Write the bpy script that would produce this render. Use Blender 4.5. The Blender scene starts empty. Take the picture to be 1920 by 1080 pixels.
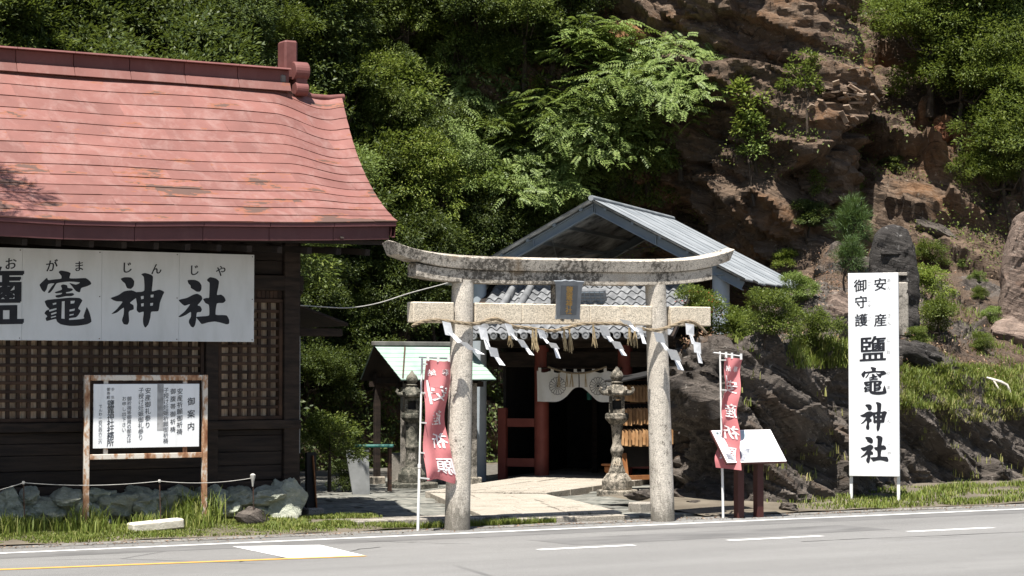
import bpy, bmesh, math, random
import numpy as np
from mathutils import Vector, Matrix, Euler
from mathutils.bvhtree import BVHTree

random.seed(7)
RNG = np.random.default_rng(11)
scene = bpy.context.scene
COL = scene.collection

# ------------------------------------------------------------------ camera, sky, sun, exposure
CAM_H, FPX, YAW, PITCH = 2.2, 4000.0, math.radians(30.0), math.atan(155 / 4000.0)
cam_data = bpy.data.cameras.new('camera')
cam_data.sensor_width = 36.0
cam_data.lens = 36.0 * FPX / 1920.0
cam_data.clip_start, cam_data.clip_end = 0.1, 3000.0
cam = bpy.data.objects.new('camera', cam_data)
COL.objects.link(cam)
cam.location = (0, 0, CAM_H)
cam.rotation_euler = Euler((math.pi / 2 + PITCH, 0, -YAW), 'XYZ')
scene.camera = cam

SUN_TO = Vector((-0.28, -0.26, 1.0)).normalized()
world = bpy.data.worlds.new('World')
scene.world = world
world.use_nodes = True
wn = world.node_tree
sky = wn.nodes.new('ShaderNodeTexSky')
sky.sky_type = 'NISHITA'
sky.sun_disc = False
sky.sun_elevation = math.asin(SUN_TO.z)
sky.sun_rotation = math.atan2(SUN_TO.x, SUN_TO.y)
bg = wn.nodes['Background']
bg.inputs['Strength'].default_value = 0.056
wn.links.new(sky.outputs['Color'], bg.inputs['Color'])
sun_data = bpy.data.lights.new('sun', 'SUN')
sun_data.energy = 5.0
sun_data.angle = math.radians(0.55)
sun_data.color = (1.0, 0.955, 0.89)
sun = bpy.data.objects.new('sun', sun_data)
COL.objects.link(sun)
sun.rotation_euler = (-SUN_TO).to_track_quat('-Z', 'Y').to_euler()
sun.location = (0, 0, 40)
scene.view_settings.view_transform = 'Standard'
scene.view_settings.look = 'None'
scene.view_settings.gamma = 1.0
scene.view_settings.exposure = 1.12
scene.render.engine = 'CYCLES'
scene.cycles.use_denoising = True
scene.cycles.max_bounces = 6
scene.cycles.diffuse_bounces = 3
scene.cycles.glossy_bounces = 2
scene.cycles.transmission_bounces = 3
scene.cycles.transparent_max_bounces = 4

# ------------------------------------------------------------------ helpers
FW = Vector((math.sin(YAW), math.cos(YAW), 0)); RT = Vector((math.cos(YAW), -math.sin(YAW), 0)); UPZ = Vector((0, 0, 1))
FP = FW * math.cos(PITCH) + UPZ * math.sin(PITCH); UV_ = UPZ * math.cos(PITCH) - FW * math.sin(PITCH)
EYE = Vector((0, 0, CAM_H))

def ray(px, py):
    return FP + RT * ((px - 960) / FPX) - UV_ * ((py - 540) / FPX)

def at(px, py, y=None, z=None, d=None, x=None):
    """the point of the place that the photograph shows at a pixel, at a known depth, height or side"""
    r = ray(px, py)
    if y is not None: t = y / r.y
    elif z is not None: t = (z - CAM_H) / r.z
    elif x is not None: t = x / r.x
    else: t = d / r.dot(FW)
    return EYE + r * t

def tag(o, label=None, cat=None, group=None, kind=None):
    if label: o['label'] = label
    if cat: o['category'] = cat
    if group: o['group'] = group
    if kind: o['kind'] = kind
    return o

WL = {}
def wloc(o):
    return WL.get(o.name, Vector((0, 0, 0)))

def link(o, parent=None, loc=(0, 0, 0)):
    COL.objects.link(o)
    loc = Vector(loc)
    if parent is not None:
        o.parent = parent
        o.location = loc - wloc(parent)
    else:
        o.location = loc
    WL[o.name] = loc
    return o

def thing(name, label, cat, loc, group=None):
    o = bpy.data.objects.new(name, None)
    o.empty_display_size = 0.2
    link(o, None, loc)
    return tag(o, label, cat, group)

def np_mesh(name, V, F, smooth=False):
    """V (n,3) float, F (m,k) int with k = 3 or 4"""
    V = np.asarray(V, dtype=np.float32); F = np.asarray(F, dtype=np.int32)
    me = bpy.data.meshes.new(name)
    m, k = F.shape
    me.vertices.add(len(V)); me.vertices.foreach_set('co', V.ravel())
    me.loops.add(m * k); me.loops.foreach_set('vertex_index', F.ravel())
    me.polygons.add(m)
    me.polygons.foreach_set('loop_start', np.arange(0, m * k, k, dtype=np.int32))
    if smooth: me.polygons.foreach_set('use_smooth', np.ones(m, dtype=bool))
    me.update(calc_edges=True)
    me.validate()
    return me

def np_obj(name, V, F, material, parent=None, smooth=False, origin=None):
    V = np.asarray(V, dtype=np.float64)
    o0 = V.mean(axis=0) if origin is None else np.array(origin)
    me = np_mesh(name, V - o0, F, smooth)
    me.materials.append(material)
    return link(bpy.data.objects.new(name, me), parent, o0)

class MB:
    """collects shapes in place coordinates; build() links them as one mesh object"""
    def __init__(s): s.v = []; s.f = []
    def add(s, vs, fs):
        n = len(s.v); s.v += [Vector(v) for v in vs]; s.f += [tuple(i + n for i in f) for f in fs]; return s
    def box(s, x0, x1, y0, y1, z0, z1):
        return s.add([(x0,y0,z0),(x1,y0,z0),(x1,y1,z0),(x0,y1,z0),(x0,y0,z1),(x1,y0,z1),(x1,y1,z1),(x0,y1,z1)],
                     [(3,2,1,0),(4,5,6,7),(0,1,5,4),(1,2,6,5),(2,3,7,6),(3,0,4,7)])
    def obox(s, c, ax, ay, az, sx, sy, sz):
        c = Vector(c); ax = Vector(ax)*sx/2; ay = Vector(ay)*sy/2; az = Vector(az)*sz/2
        vs = [c + ax*i + ay*j + az*k for k in (-1,1) for i,j in ((-1,-1),(1,-1),(1,1),(-1,1))]
        return s.add(vs, [(3,2,1,0),(4,5,6,7),(0,1,5,4),(1,2,6,5),(2,3,7,6),(3,0,4,7)])
    def beam(s, p, q, w, h, up=(0,0,1)):
        p, q = Vector(p), Vector(q); a = (q - p); L = a.length; a.normalize()
        b = a.cross(Vector(up)); b.normalize(); c = b.cross(a)
        return s.obox((p+q)/2, a, b, c, L, w, h)
    def tube(s, pts, r, n=8, cap=True):
        pts = [Vector(p) for p in pts]; m = len(pts)
        rs = r if hasattr(r, '__len__') else [r]*m
        base = len(s.v); b = None
        for i, p in enumerate(pts):
            t = (pts[min(i+1,m-1)] - pts[max(i-1,0)]).normalized()
            if b is None:
                b = t.cross(Vector((0,0,1)))
                if b.length < 0.1: b = t.cross(Vector((1,0,0)))
            b = (b - t*b.dot(t)).normalized(); c = t.cross(b)
            for k in range(n):
                a = 2*math.pi*k/n
                s.v.append(p + (b*math.cos(a) + c*math.sin(a))*rs[i])
        for i in range(m-1):
            for k in range(n):
                k2 = (k+1) % n
                s.f.append((base+i*n+k, base+i*n+k2, base+(i+1)*n+k2, base+(i+1)*n+k))
        if cap:
            s.f.append(tuple(base+k for k in range(n))[::-1]); s.f.append(tuple(base+(m-1)*n+k for k in range(n)))
        return s
    def lathe(s, prof, n=20, c=(0,0,0), sq=None):
        """profile of (r, z) about a vertical axis at c; sq = 4 or 6 gives a polygonal plan"""
        n = sq or n; off = math.pi/n if sq else 0
        base = len(s.v); m = len(prof)
        for r, z in prof:
            for k in range(n):
                a = 2*math.pi*k/n + off
                s.v.append(Vector((c[0]+r*math.cos(a), c[1]+r*math.sin(a), c[2]+z)))
        for i in range(m-1):
            for k in range(n):
                k2 = (k+1) % n
                s.f.append((base+i*n+k, base+i*n+k2, base+(i+1)*n+k2, base+(i+1)*n+k))
        s.f.append(tuple(base+k for k in range(n))[::-1]); s.f.append(tuple(base+(m-1)*n+k for k in range(n)))
        return s
    def grid(s, fn, nu, nv):
        base = len(s.v)
        for j in range(nv+1):
            for i in range(nu+1): s.v.append(Vector(fn(i/nu, j/nv)))
        for j in range(nv):
            for i in range(nu):
                a = base + j*(nu+1) + i
                s.f.append((a, a+1, a+nu+2, a+nu+1))
        return s
    def prism(s, poly, depth):
        """closed 3D outline pushed along the vector depth"""
        n = len(poly); d = Vector(depth); vs = [Vector(p) for p in poly] + [Vector(p)+d for p in poly]
        return s.add(vs, [tuple(range(n))[::-1], tuple(range(n, 2*n))] + [(i, (i+1)%n, n+(i+1)%n, n+i) for i in range(n)])
    def mesh(s, name, material, bevel=0, smooth=False, origin=None):
        o0 = Vector(origin) if origin is not None else Vector((sum(v.x for v in s.v), sum(v.y for v in s.v), sum(v.z for v in s.v)))/len(s.v)
        me = bpy.data.meshes.new(name)
        me.from_pydata([v - o0 for v in s.v], [], s.f)
        bm = bmesh.new(); bm.from_mesh(me)
        bmesh.ops.recalc_face_normals(bm, faces=bm.faces)
        if bevel:
            es = [e for e in bm.edges if len(e.link_faces) == 2 and e.calc_face_angle(0) > 0.5]
            bmesh.ops.bevel(bm, geom=es, offset=bevel, segments=1, affect='EDGES', clamp_overlap=True)
        bm.to_mesh(me); bm.free()
        if smooth:
            me.polygons.foreach_set('use_smooth', [True]*len(me.polygons))
            me.set_sharp_from_angle(angle=math.radians(40))
        me.materials.append(material)
        return me, o0
    def build(s, name, material, parent=None, bevel=0, smooth=False, origin=None):
        me, o0 = s.mesh(name, material, bevel, smooth, origin)
        return link(bpy.data.objects.new(name, me), parent, o0)

def copy_part(src, parent, loc, rot=None, scale=None):
    o = src.copy(); link(o, parent, loc)
    if rot is not None: o.rotation_euler = rot
    if scale is not None: o.scale = scale
    return o

# ------------------------------------------------------------------ vector noise for shapes
_perm = np.random.default_rng(5).permutation(256); _perm = np.concatenate([_perm, _perm, _perm])
_grad = np.random.default_rng(6).normal(size=(256, 3)); _grad /= np.linalg.norm(_grad, axis=1)[:, None]
def perlin(P):
    P = np.asarray(P, dtype=np.float64); I = np.floor(P).astype(np.int64); f = P - I; I &= 255
    u = f*f*f*(f*(f*6-15)+10); out = np.zeros(P.shape[:-1])
    for dx in (0,1):
        for dy in (0,1):
            for dz in (0,1):
                h = _perm[_perm[_perm[(I[...,0]+dx) & 255] + ((I[...,1]+dy) & 255)] + ((I[...,2]+dz) & 255)]
                g = _grad[h]
                dot = g[...,0]*(f[...,0]-dx) + g[...,1]*(f[...,1]-dy) + g[...,2]*(f[...,2]-dz)
                w = (u[...,0] if dx else 1-u[...,0])*(u[...,1] if dy else 1-u[...,1])*(u[...,2] if dz else 1-u[...,2])
                out += w*dot
    return out*1.6
def fbm(P, o=4, g=0.5):
    P = np.asarray(P, dtype=np.float64); a = 1.0; s = 0; t = np.zeros(P.shape[:-1])
    for i in range(o):
        t += a*perlin(P*2**i + i*17.3); a *= g
    return t
BN = np.array([0.46, -0.22, 0.86]); BN /= np.linalg.norm(BN)
BT = np.cross(BN, [0, 1, 0]); BT /= np.linalg.norm(BT); BS = np.cross(BN, BT)
def strata(P, thick, span, seed=0.0):
    """beds of rock: constant across a bed, wandering along it, a step at each joint"""
    w = fbm(P/(thick*9) + seed, 2)*thick*0.8
    b = (P @ BN + w)/thick; L = np.floor(b); t = smooth01(b - L, 0.86, 1.0)
    g = lambda L: perlin(np.stack([P @ BT/span + L*5.17 + seed, P @ BS/span + L*3.31, L*1.73 + seed], -1))
    return g(L)*(1-t) + g(L+1)*t
def crag(P, size, seed=0.0):
    """angular blocks: each cell of a jittered lattice is its own tilted plane"""
    Q = np.stack([P @ BT/(size*1.9), P @ BS/(size*1.9), P @ BN/(size*0.8)], -1) + 0.18*np.stack([fbm(P/size + seed, 2), fbm(P/size + seed+9, 2), fbm(P/size + seed+5, 2)], -1) + seed
    I = np.floor(Q).astype(np.int64); wsum = np.full(Q.shape[:-1], 1e-280); val = np.zeros(Q.shape[:-1])
    for dx in (-1,0,1):
        for dy in (-1,0,1):
            for dz in (-1,0,1):
                J = I + np.array([dx,dy,dz]); h = _perm[_perm[_perm[J[...,0] & 255] + (J[...,1] & 255)] + (J[...,2] & 255)]
                g = _grad[h]; c = J + 0.5 + 0.38*g; e = Q - c; w = np.exp(-95*np.sum(e*e, -1)); g2 = _grad[(h*7 + 13) & 255]
                wsum += w; val += w*(0.9*np.sum(g2*e, -1) + 0.75*g2[...,0])
    return val/wsum
def smooth01(x, a, b):
    t = np.clip((np.asarray(x, dtype=float) - a)/(b - a), 0, 1); return t*t*(3-2*t)

# ------------------------------------------------------------------ materials
class NT:
    def __init__(s, name):
        s.m = bpy.data.materials.new(name); s.m.use_nodes = True; s.t = s.m.node_tree; s.n = s.t.nodes
        s.p = s.n['Principled BSDF']; s.out = s.n['Material Output']
        s.geo = s.n.new('ShaderNodeNewGeometry'); s.oi = s.n.new('ShaderNodeObjectInfo')
    def l(s, a, b): s.t.links.new(a, b)
    def pos(s, sc=(1,1,1), rot=(0,0,0)):
        mp = s.n.new('ShaderNodeMapping'); mp.inputs['Scale'].default_value = sc; mp.inputs['Rotation'].default_value = rot
        s.l(s.geo.outputs['Position'], mp.inputs['Vector']); return mp.outputs['Vector']
    def noise(s, scale=5, detail=4, rough=0.55, vec=None, dist=0):
        n = s.n.new('ShaderNodeTexNoise'); n.inputs['Scale'].default_value = scale; n.inputs['Detail'].default_value = detail
        n.inputs['Roughness'].default_value = rough; n.inputs['Distortion'].default_value = dist
        s.l(vec or s.geo.outputs['Position'], n.inputs['Vector']); return n.outputs['Fac']
    def voro(s, scale=5, vec=None, feat='F1', rnd=1.0):
        n = s.n.new('ShaderNodeTexVoronoi'); n.inputs['Scale'].default_value = scale; n.feature = feat
        n.inputs['Randomness'].default_value = rnd
        s.l(vec or s.geo.outputs['Position'], n.inputs['Vector']); return n.outputs['Distance']
    def ramp(s, fac, stops):
        r = s.n.new('ShaderNodeValToRGB'); e = r.color_ramp.elements
        while len(e) < len(stops): e.new(0.5)
        for k, (p, c) in zip(e, stops):
            k.position = p; k.color = (*c, 1) if hasattr(c, '__len__') else (c, c, c, 1)
        s.l(fac, r.inputs['Fac']); return r.outputs['Color']
    def mix(s, fac, a, b, mode='MIX'):
        m = s.n.new('ShaderNodeMix'); m.data_type = 'RGBA'; m.blend_type = mode
        if isinstance(fac, (int, float)): m.inputs[0].default_value = fac
        else: s.l(fac, m.inputs[0])
        for i, c in ((6, a), (7, b)):
            if hasattr(c, 'links'): s.l(c, m.inputs[i])
            else: m.inputs[i].default_value = (*c, 1)
        return m.outputs[2]
    def math(s, op, a, b=0.0):
        m = s.n.new('ShaderNodeMath'); m.operation = op
        for i, c in ((0, a), (1, b)):
            if hasattr(c, 'links'): s.l(c, m.inputs[i])
            else: m.inputs[i].default_value = c
        return m.outputs[0]
    def vary(s, col, amt):
        """each piece a little lighter or darker than the next"""
        h = s.n.new('ShaderNodeHueSaturation')
        s.l(s.math('ADD', s.math('MULTIPLY', s.oi.outputs['Random'], 2*amt), 1-amt), h.inputs['Value']); s.l(col, h.inputs['Color'])
        return h.outputs['Color']
    def bump(s, h, strength=0.3, dist=0.02, prev=None):
        b = s.n.new('ShaderNodeBump'); b.inputs['Strength'].default_value = strength; b.inputs['Distance'].default_value = dist
        s.l(h, b.inputs['Height'])
        if prev: s.l(prev, b.inputs['Normal'])
        return b.outputs['Normal']
    def done(s, col=None, rough=0.7, normal=None, metal=0.0, spec=0.3):
        if col is not None:
            if hasattr(col, 'links'): s.l(col, s.p.inputs['Base Color'])
            else: s.p.inputs['Base Color'].default_value = (*col, 1)
        if hasattr(rough, 'links'): s.l(rough, s.p.inputs['Roughness'])
        else: s.p.inputs['Roughness'].default_value = rough
        s.p.inputs['Metallic'].default_value = metal
        s.p.inputs['Specular IOR Level'].default_value = spec
        if normal: s.l(normal, s.p.inputs['Normal'])
        return s.m

def simple(name, c1, c2, scale=4, rough=0.7, bump=0.25, bscale=40, bdist=0.01, vary=0.0, sc=(1,1,1), lo=0.35, hi=0.68, metal=0.0, spec=0.3):
    n = NT(name); v = n.pos(sc)
    c = n.ramp(n.noise(scale, 5, 0.6, v), [(lo, c1), (hi, c2)])
    if vary: c = n.vary(c, vary)
    b = n.bump(n.noise(bscale, 3, 0.6, v), bump, bdist) if bump else None
    return n.done(c, rough, b, metal, spec)

def mat_granite(name, a, b, dark, lich=0.62, stain=None, bs=7, grime=False):
    n = NT(name)
    c = n.ramp(n.noise(2.2, 4, 0.6), [(0.3, a), (0.7, b)])
    sp = n.ramp(n.noise(70, 2, 0.7), [(0.30, 0.42), (0.47, 1.0), (0.64, 1.35)])
    c = n.mix(1.0, c, sp, 'MULTIPLY')
    blot = n.ramp(n.math('MULTIPLY', n.noise(bs, 7, 0.8), n.math('ADD', n.noise(0.9, 2, 0.5), 0.5)), [(lich-0.05, 0.0), (lich+0.06, 0.9)])
    c = n.mix(blot, c, dark)
    if stain: c = n.mix(n.ramp(n.noise(1.7, 3, 0.5), [(0.60, 0.0), (0.74, 0.7)]), c, stain)
    if grime:
        z = n.n.new('ShaderNodeSeparateXYZ'); n.l(n.geo.outputs['Position'], z.inputs[0])
        gm = n.math('ADD', n.math('MULTIPLY', z.outputs['Z'], -0.55), n.noise(3.0, 7, 0.75, n.pos((1.5,1.5,0.6))))
        c = n.mix(n.ramp(gm, [(0.22, 0.0), (0.42, 0.75)]), c, (0.07,0.064,0.05))
        c = n.mix(n.ramp(n.noise(4.0, 6, 0.75, n.pos((2.2,2.2,0.22))), [(0.56, 0.0), (0.68, 0.5)]), c, (0.13,0.115,0.09))
    nb = n.bump(n.noise(60, 3, 0.7), 0.55, 0.012)
    nb = n.bump(n.noise(9, 3, 0.6), 0.3, 0.03, nb)
    return n.done(c, 0.88, nb)

M_granite = mat_granite('granite', (0.43,0.39,0.33), (0.53,0.485,0.42), (0.085,0.075,0.06), 0.655, (0.36,0.26,0.15), 11, True)
M_beam = mat_granite('weathered_granite', (0.40,0.355,0.295), (0.50,0.45,0.38), (0.06,0.052,0.042), 0.525, (0.30,0.21,0.12), 16)
M_nuki = mat_granite('pale_granite', (0.52,0.45,0.35), (0.60,0.53,0.42), (0.16,0.12,0.08), 0.72, (0.42,0.25,0.12))
M_lantern = mat_granite('lantern_stone', (0.24,0.21,0.165), (0.34,0.30,0.245), (0.045,0.042,0.033), 0.50, None, 12)
M_slab = mat_granite('path_granite', (0.27,0.24,0.195), (0.35,0.315,0.265), (0.10,0.085,0.065), 0.64)
M_kerb = mat_granite('kerb_stone', (0.22,0.20,0.17), (0.33,0.30,0.26), (0.06,0.055,0.045), 0.55)

def mat_roof(name, base, pale, rust_amt=True):
    n = NT(name)
    c = n.ramp(n.noise(1.6, 6, 0.65), [(0.3, tuple(x*0.88 for x in base)), (0.72, tuple(x*1.18 for x in base))])
    c = n.vary(c, 0.13)
    v = n.pos((1.0, 0.9, 0.5))
    c = n.mix(n.ramp(n.noise(3.2, 7, 0.72, v, 0.5), [(0.48, 0.0), (0.80, 0.5)]), c, pale)
    if rust_amt:
        # paint lost in flakes, mostly low on the slope where the wet stands
        z = n.n.new('ShaderNodeSeparateXYZ'); n.l(n.geo.outputs['Position'], z.inputs[0])
        hz = n.ramp(n.math('MULTIPLY', n.math('SUBTRACT', z.outputs['Z'], 4.3), 0.5), [(0.0, 0.10), (0.28, 0.06), (0.6, 0.0)])
        vv = n.pos((0.55, 1.6, 1.6))
        f = n.math('ADD', n.math('ADD', n.noise(2.1, 6, 0.62, vv), hz), n.math('MULTIPLY', n.oi.outputs['Random'], 0.10))
        c = n.mix(n.ramp(f, [(0.690, 0.0), (0.703, 1.0)]), c, (0.22,0.085,0.050))
        c = n.mix(n.ramp(f, [(0.722, 0.0), (0.734, 1.0)]), c, (0.10,0.056,0.043))
    nb = n.bump(n.noise(3.5, 2, 0.5), 0.22, 0.05)
    return n.done(c, 0.62, nb, 0.0, 0.35)
M_roof = mat_roof('red_painted_metal', (0.186,0.080,0.066), (0.34,0.235,0.212))
M_ridge = mat_roof('red_ridge_metal', (0.150,0.055,0.048), (0.24,0.125,0.112), False)
M_fascia = mat_roof('shade_darkened_fascia_metal', (0.085,0.030,0.031), (0.13,0.06,0.058), False)  # the roof metal again, its colour darkened to hold the shade at the eave

M_darkwood = simple('dark_weathered_wood', (0.013,0.009,0.007), (0.042,0.028,0.020), 3, 0.8, 0.5, 24, 0.01, 0.25, (1,1,6))
M_plank = simple('dark_plank_wood', (0.010,0.007,0.006), (0.034,0.024,0.018), 2, 0.82, 0.5, 20, 0.01, 0.35, (0.5,1,7))
M_slat = simple('lattice_wood', (0.022,0.012,0.008), (0.070,0.038,0.022), 4, 0.75, 0.4, 30, 0.006, 0.3)
M_back = simple('pale_backing_board', (0.40,0.27,0.175), (0.74,0.60,0.45), 6, 0.8, 0.5, 40, 0.01, 0.3, (3,3,0.6))
M_brownwood = simple('orange_brown_wood', (0.22,0.085,0.03), (0.36,0.16,0.065), 4, 0.6, 0.3, 30, 0.006, 0.1, (4,4,1))
M_redpaint = simple('brown_red_paint', (0.145,0.036,0.026), (0.20,0.055,0.040), 3, 0.55, 0.15, 20, 0.006, 0.05)
M_maroon = simple('dark_maroon_paint', (0.055,0.016,0.014), (0.075,0.024,0.020), 3, 0.45, 0.1, 20, 0.004)
M_white = simple('white_painted_panel', (0.585,0.60,0.595), (0.67,0.685,0.69), 2.0, 0.5, 0.06, 6, 0.015, 0.01, (2.0,2.0,0.6), 0.28, 0.55)
M_signwhite = simple('bright_sign_white', (0.68,0.69,0.685), (0.79,0.80,0.805), 2.5, 0.4, 0.05, 5, 0.01, 0, (3,3,0.35), 0.30, 0.52)
M_paper = simple('white_paper', (0.78,0.79,0.80), (0.85,0.855,0.86), 5, 0.7, 0.1, 20, 0.004)
M_cloth = simple('white_cotton', (0.66,0.655,0.62), (0.76,0.755,0.73), 3, 0.85, 0.3, 90, 0.003)
M_ink = simple('black_ink', (0.010,0.011,0.015), (0.020,0.021,0.027), 9, 0.55, 0.0)
M_fadedink = simple('faded_ink', (0.02,0.022,0.028), (0.20,0.21,0.22), 7, 0.6, 0.0, lo=0.45, hi=0.75)
M_greyink = simple('grey_ink', (0.22,0.22,0.22), (0.42,0.42,0.42), 9, 0.6, 0.0)
M_bannerwhite = simple('banner_print_white', (0.72,0.67,0.66), (0.78,0.74,0.73), 9, 0.8, 0.0)
M_gold = simple('gold_lettering', (0.45,0.25,0.05), (0.60,0.36,0.10), 20, 0.45, 0.0)
M_plaque = simple('grey_plaque', (0.19,0.205,0.22), (0.27,0.285,0.30), 6, 0.55, 0.1, 30, 0.004)
M_steel = simple('blue_grey_steel', (0.20,0.24,0.275), (0.25,0.29,0.325), 2, 0.42, 0.05, 20, 0.004)
M_column = simple('pale_grey_steel', (0.30,0.345,0.375), (0.37,0.41,0.44), 2, 0.4, 0.05, 20, 0.004)
M_sheet = simple('grey_corrugated_sheet', (0.155,0.17,0.18), (0.26,0.275,0.285), 1.6, 0.45, 0.1, 12, 0.006, 0.1, (1,1,1))
M_sheetold = simple('blotched_underside', (0.10,0.105,0.105), (0.50,0.51,0.505), 2.2, 0.6, 0.2, 12, 0.01, 0.15, (1,1,1), 0.34, 0.62)
M_greenroof = simple('pale_green_metal', (0.25,0.36,0.295), (0.36,0.46,0.385), 2, 0.45, 0.1, 10, 0.006, 0.05)
M_rustpatch = simple('rust', (0.24,0.085,0.035), (0.42,0.21,0.11), 9, 0.8, 0.3, 40, 0.006)
M_tile = simple('silver_grey_kawara', (0.14,0.145,0.15), (0.24,0.245,0.25), 6, 0.36, 0.15, 30, 0.005, 0.22, (1,1,1), 0.35, 0.68, 0.0, 0.6)
M_rope = simple('straw_rope', (0.17,0.13,0.085), (0.31,0.25,0.17), 30, 0.85, 0.6, 90, 0.008)
M_straw = simple('straw', (0.30,0.22,0.12), (0.46,0.37,0.22), 20, 0.8, 0.3, 60, 0.004)
M_cord = simple('grey_cord', (0.36,0.35,0.32), (0.50,0.48,0.44), 8, 0.7, 0.2, 60, 0.003)
M_iron = simple('rusty_iron', (0.03,0.022,0.018), (0.09,0.045,0.028), 20, 0.7, 0.3, 50, 0.004)
M_pole = simple('white_plastic_pole', (0.72,0.72,0.70), (0.80,0.80,0.78), 3, 0.4, 0.0)
M_ema = simple('votive_wood', (0.30,0.155,0.065), (0.50,0.30,0.145), 5, 0.65, 0.2, 30, 0.004, 0.28)
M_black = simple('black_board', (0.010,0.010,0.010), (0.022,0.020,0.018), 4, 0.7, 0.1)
M_soffit = simple('soffit_wood', (0.014,0.010,0.008), (0.030,0.021,0.015), 3, 0.85, 0.2)
M_teal = simple('teal_plastic', (0.02,0.10,0.085), (0.03,0.14,0.12), 4, 0.4, 0.0)
M_greypanel = simple('grey_mesh_panel', (0.15,0.155,0.15), (0.24,0.245,0.24), 3, 0.6, 0.4, 60, 0.01)
M_whitestone = simple('white_concrete_slab', (0.50,0.46,0.37), (0.68,0.64,0.54), 5, 0.85, 0.5, 30, 0.015)
M_deadwood = simple('bleached_wood', (0.42,0.38,0.32), (0.62,0.58,0.52), 6, 0.85, 0.4, 30, 0.01)
M_debris = simple('pale_broken_slate', (0.24,0.16,0.11), (0.46,0.36,0.27), 4, 0.85, 0.4, 20, 0.02, 0.3)
M_bark = simple('bark', (0.035,0.025,0.017), (0.085,0.065,0.048), 8, 0.9, 0.6, 30, 0.02)
M_line = simple('white_road_paint', (0.46,0.455,0.44), (0.70,0.69,0.67), 9, 0.75, 0.2, 60, 0.006, 0, (1,1,1), 0.36, 0.52)
M_yellow = simple('orange_road_paint', (0.50,0.27,0.06), (0.60,0.34,0.09), 9, 0.75, 0.2, 60, 0.006)

def mat_frame():
    n = NT('rusty_white_paint')
    c = n.ramp(n.noise(7, 5, 0.65, n.pos((1,1,0.55))), [(0.44, (0.60,0.55,0.48)), (0.53, (0.38,0.22,0.125)), (0.66, (0.20,0.085,0.042)), (0.80, (0.12,0.05,0.028))])
    return n.done(c, 0.75, n.bump(n.noise(50, 3), 0.3, 0.006))
M_frame = mat_frame()

def mat_asphalt():
    n = NT('asphalt')
    c = n.ramp(n.noise(0.55, 5, 0.6, n.pos((0.25,1,1))), [(0.3, (0.150,0.147,0.141)), (0.7, (0.20,0.197,0.189))])
    g = n.ramp(n.noise(110, 2, 0.8), [(0.3, 0.5), (0.5, 1.0), (0.72, 1.6)])
    c = n.mix(1.0, c, g, 'MULTIPLY')
    c = n.mix(n.ramp(n.noise(2.6, 7, 0.75), [(0.55, 0.0), (0.72, 0.35)]), c, (0.10,0.098,0.094))
    c = n.mix(n.ramp(n.noise(9, 5, 0.75, n.pos((0.4,1,1))), [(0.58, 0.0), (0.72, 0.3)]), c, (0.30,0.295,0.28))
    # tar-filled cracks and tyre-polished bands
    cr = n.ramp(n.voro(0.32, n.pos((0.55,1,1)), 'DISTANCE_TO_EDGE'), [(0.004, 1.0), (0.010, 0.0)])
    c = n.mix(n.math('MULTIPLY', cr, n.ramp(n.noise(0.3, 2), [(0.52, 0.0), (0.60, 0.55)])), c, (0.05,0.05,0.05))
    c = n.mix(n.ramp(n.noise(1.0, 3, 0.5, n.pos((0.12,1.1,1))), [(0.52, 0.0), (0.75, 0.25)]), c, (0.11,0.108,0.105))
    return n.done(c, 0.8, n.bump(n.noise(90, 2, 0.7), 0.5, 0.008), 0, 0.3)
M_asphalt = mat_asphalt()
M_patch = simple('darker_asphalt', (0.105,0.103,0.10), (0.165,0.162,0.157), 2.2, 0.85, 0.5, 90, 0.008, 0, (0.4,1,1))
M_shadestone = mat_granite('shade_darkened_weathered_stone', (0.13,0.12,0.095), (0.20,0.185,0.15), (0.03,0.032,0.024), 0.47, None, 12)  # weathered lantern stone, darkened further to stand in for the shade on it
M_gutter = simple('gutter_concrete', (0.13,0.125,0.115), (0.24,0.23,0.21), 2.2, 0.85, 0.4, 60, 0.01, 0.12)
M_ground = simple('dry_earth', (0.09,0.075,0.055), (0.17,0.145,0.11), 1.2, 0.95, 0.6, 20, 0.03)
M_bed = simple('packed_gravel', (0.075,0.07,0.06), (0.15,0.14,0.12), 6, 0.95, 0.7, 40, 0.02)
M_flag = simple('grey_green_flagstone', (0.095,0.10,0.088), (0.235,0.225,0.195), 5, 0.8, 0.6, 16, 0.02, 0.28)

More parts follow.
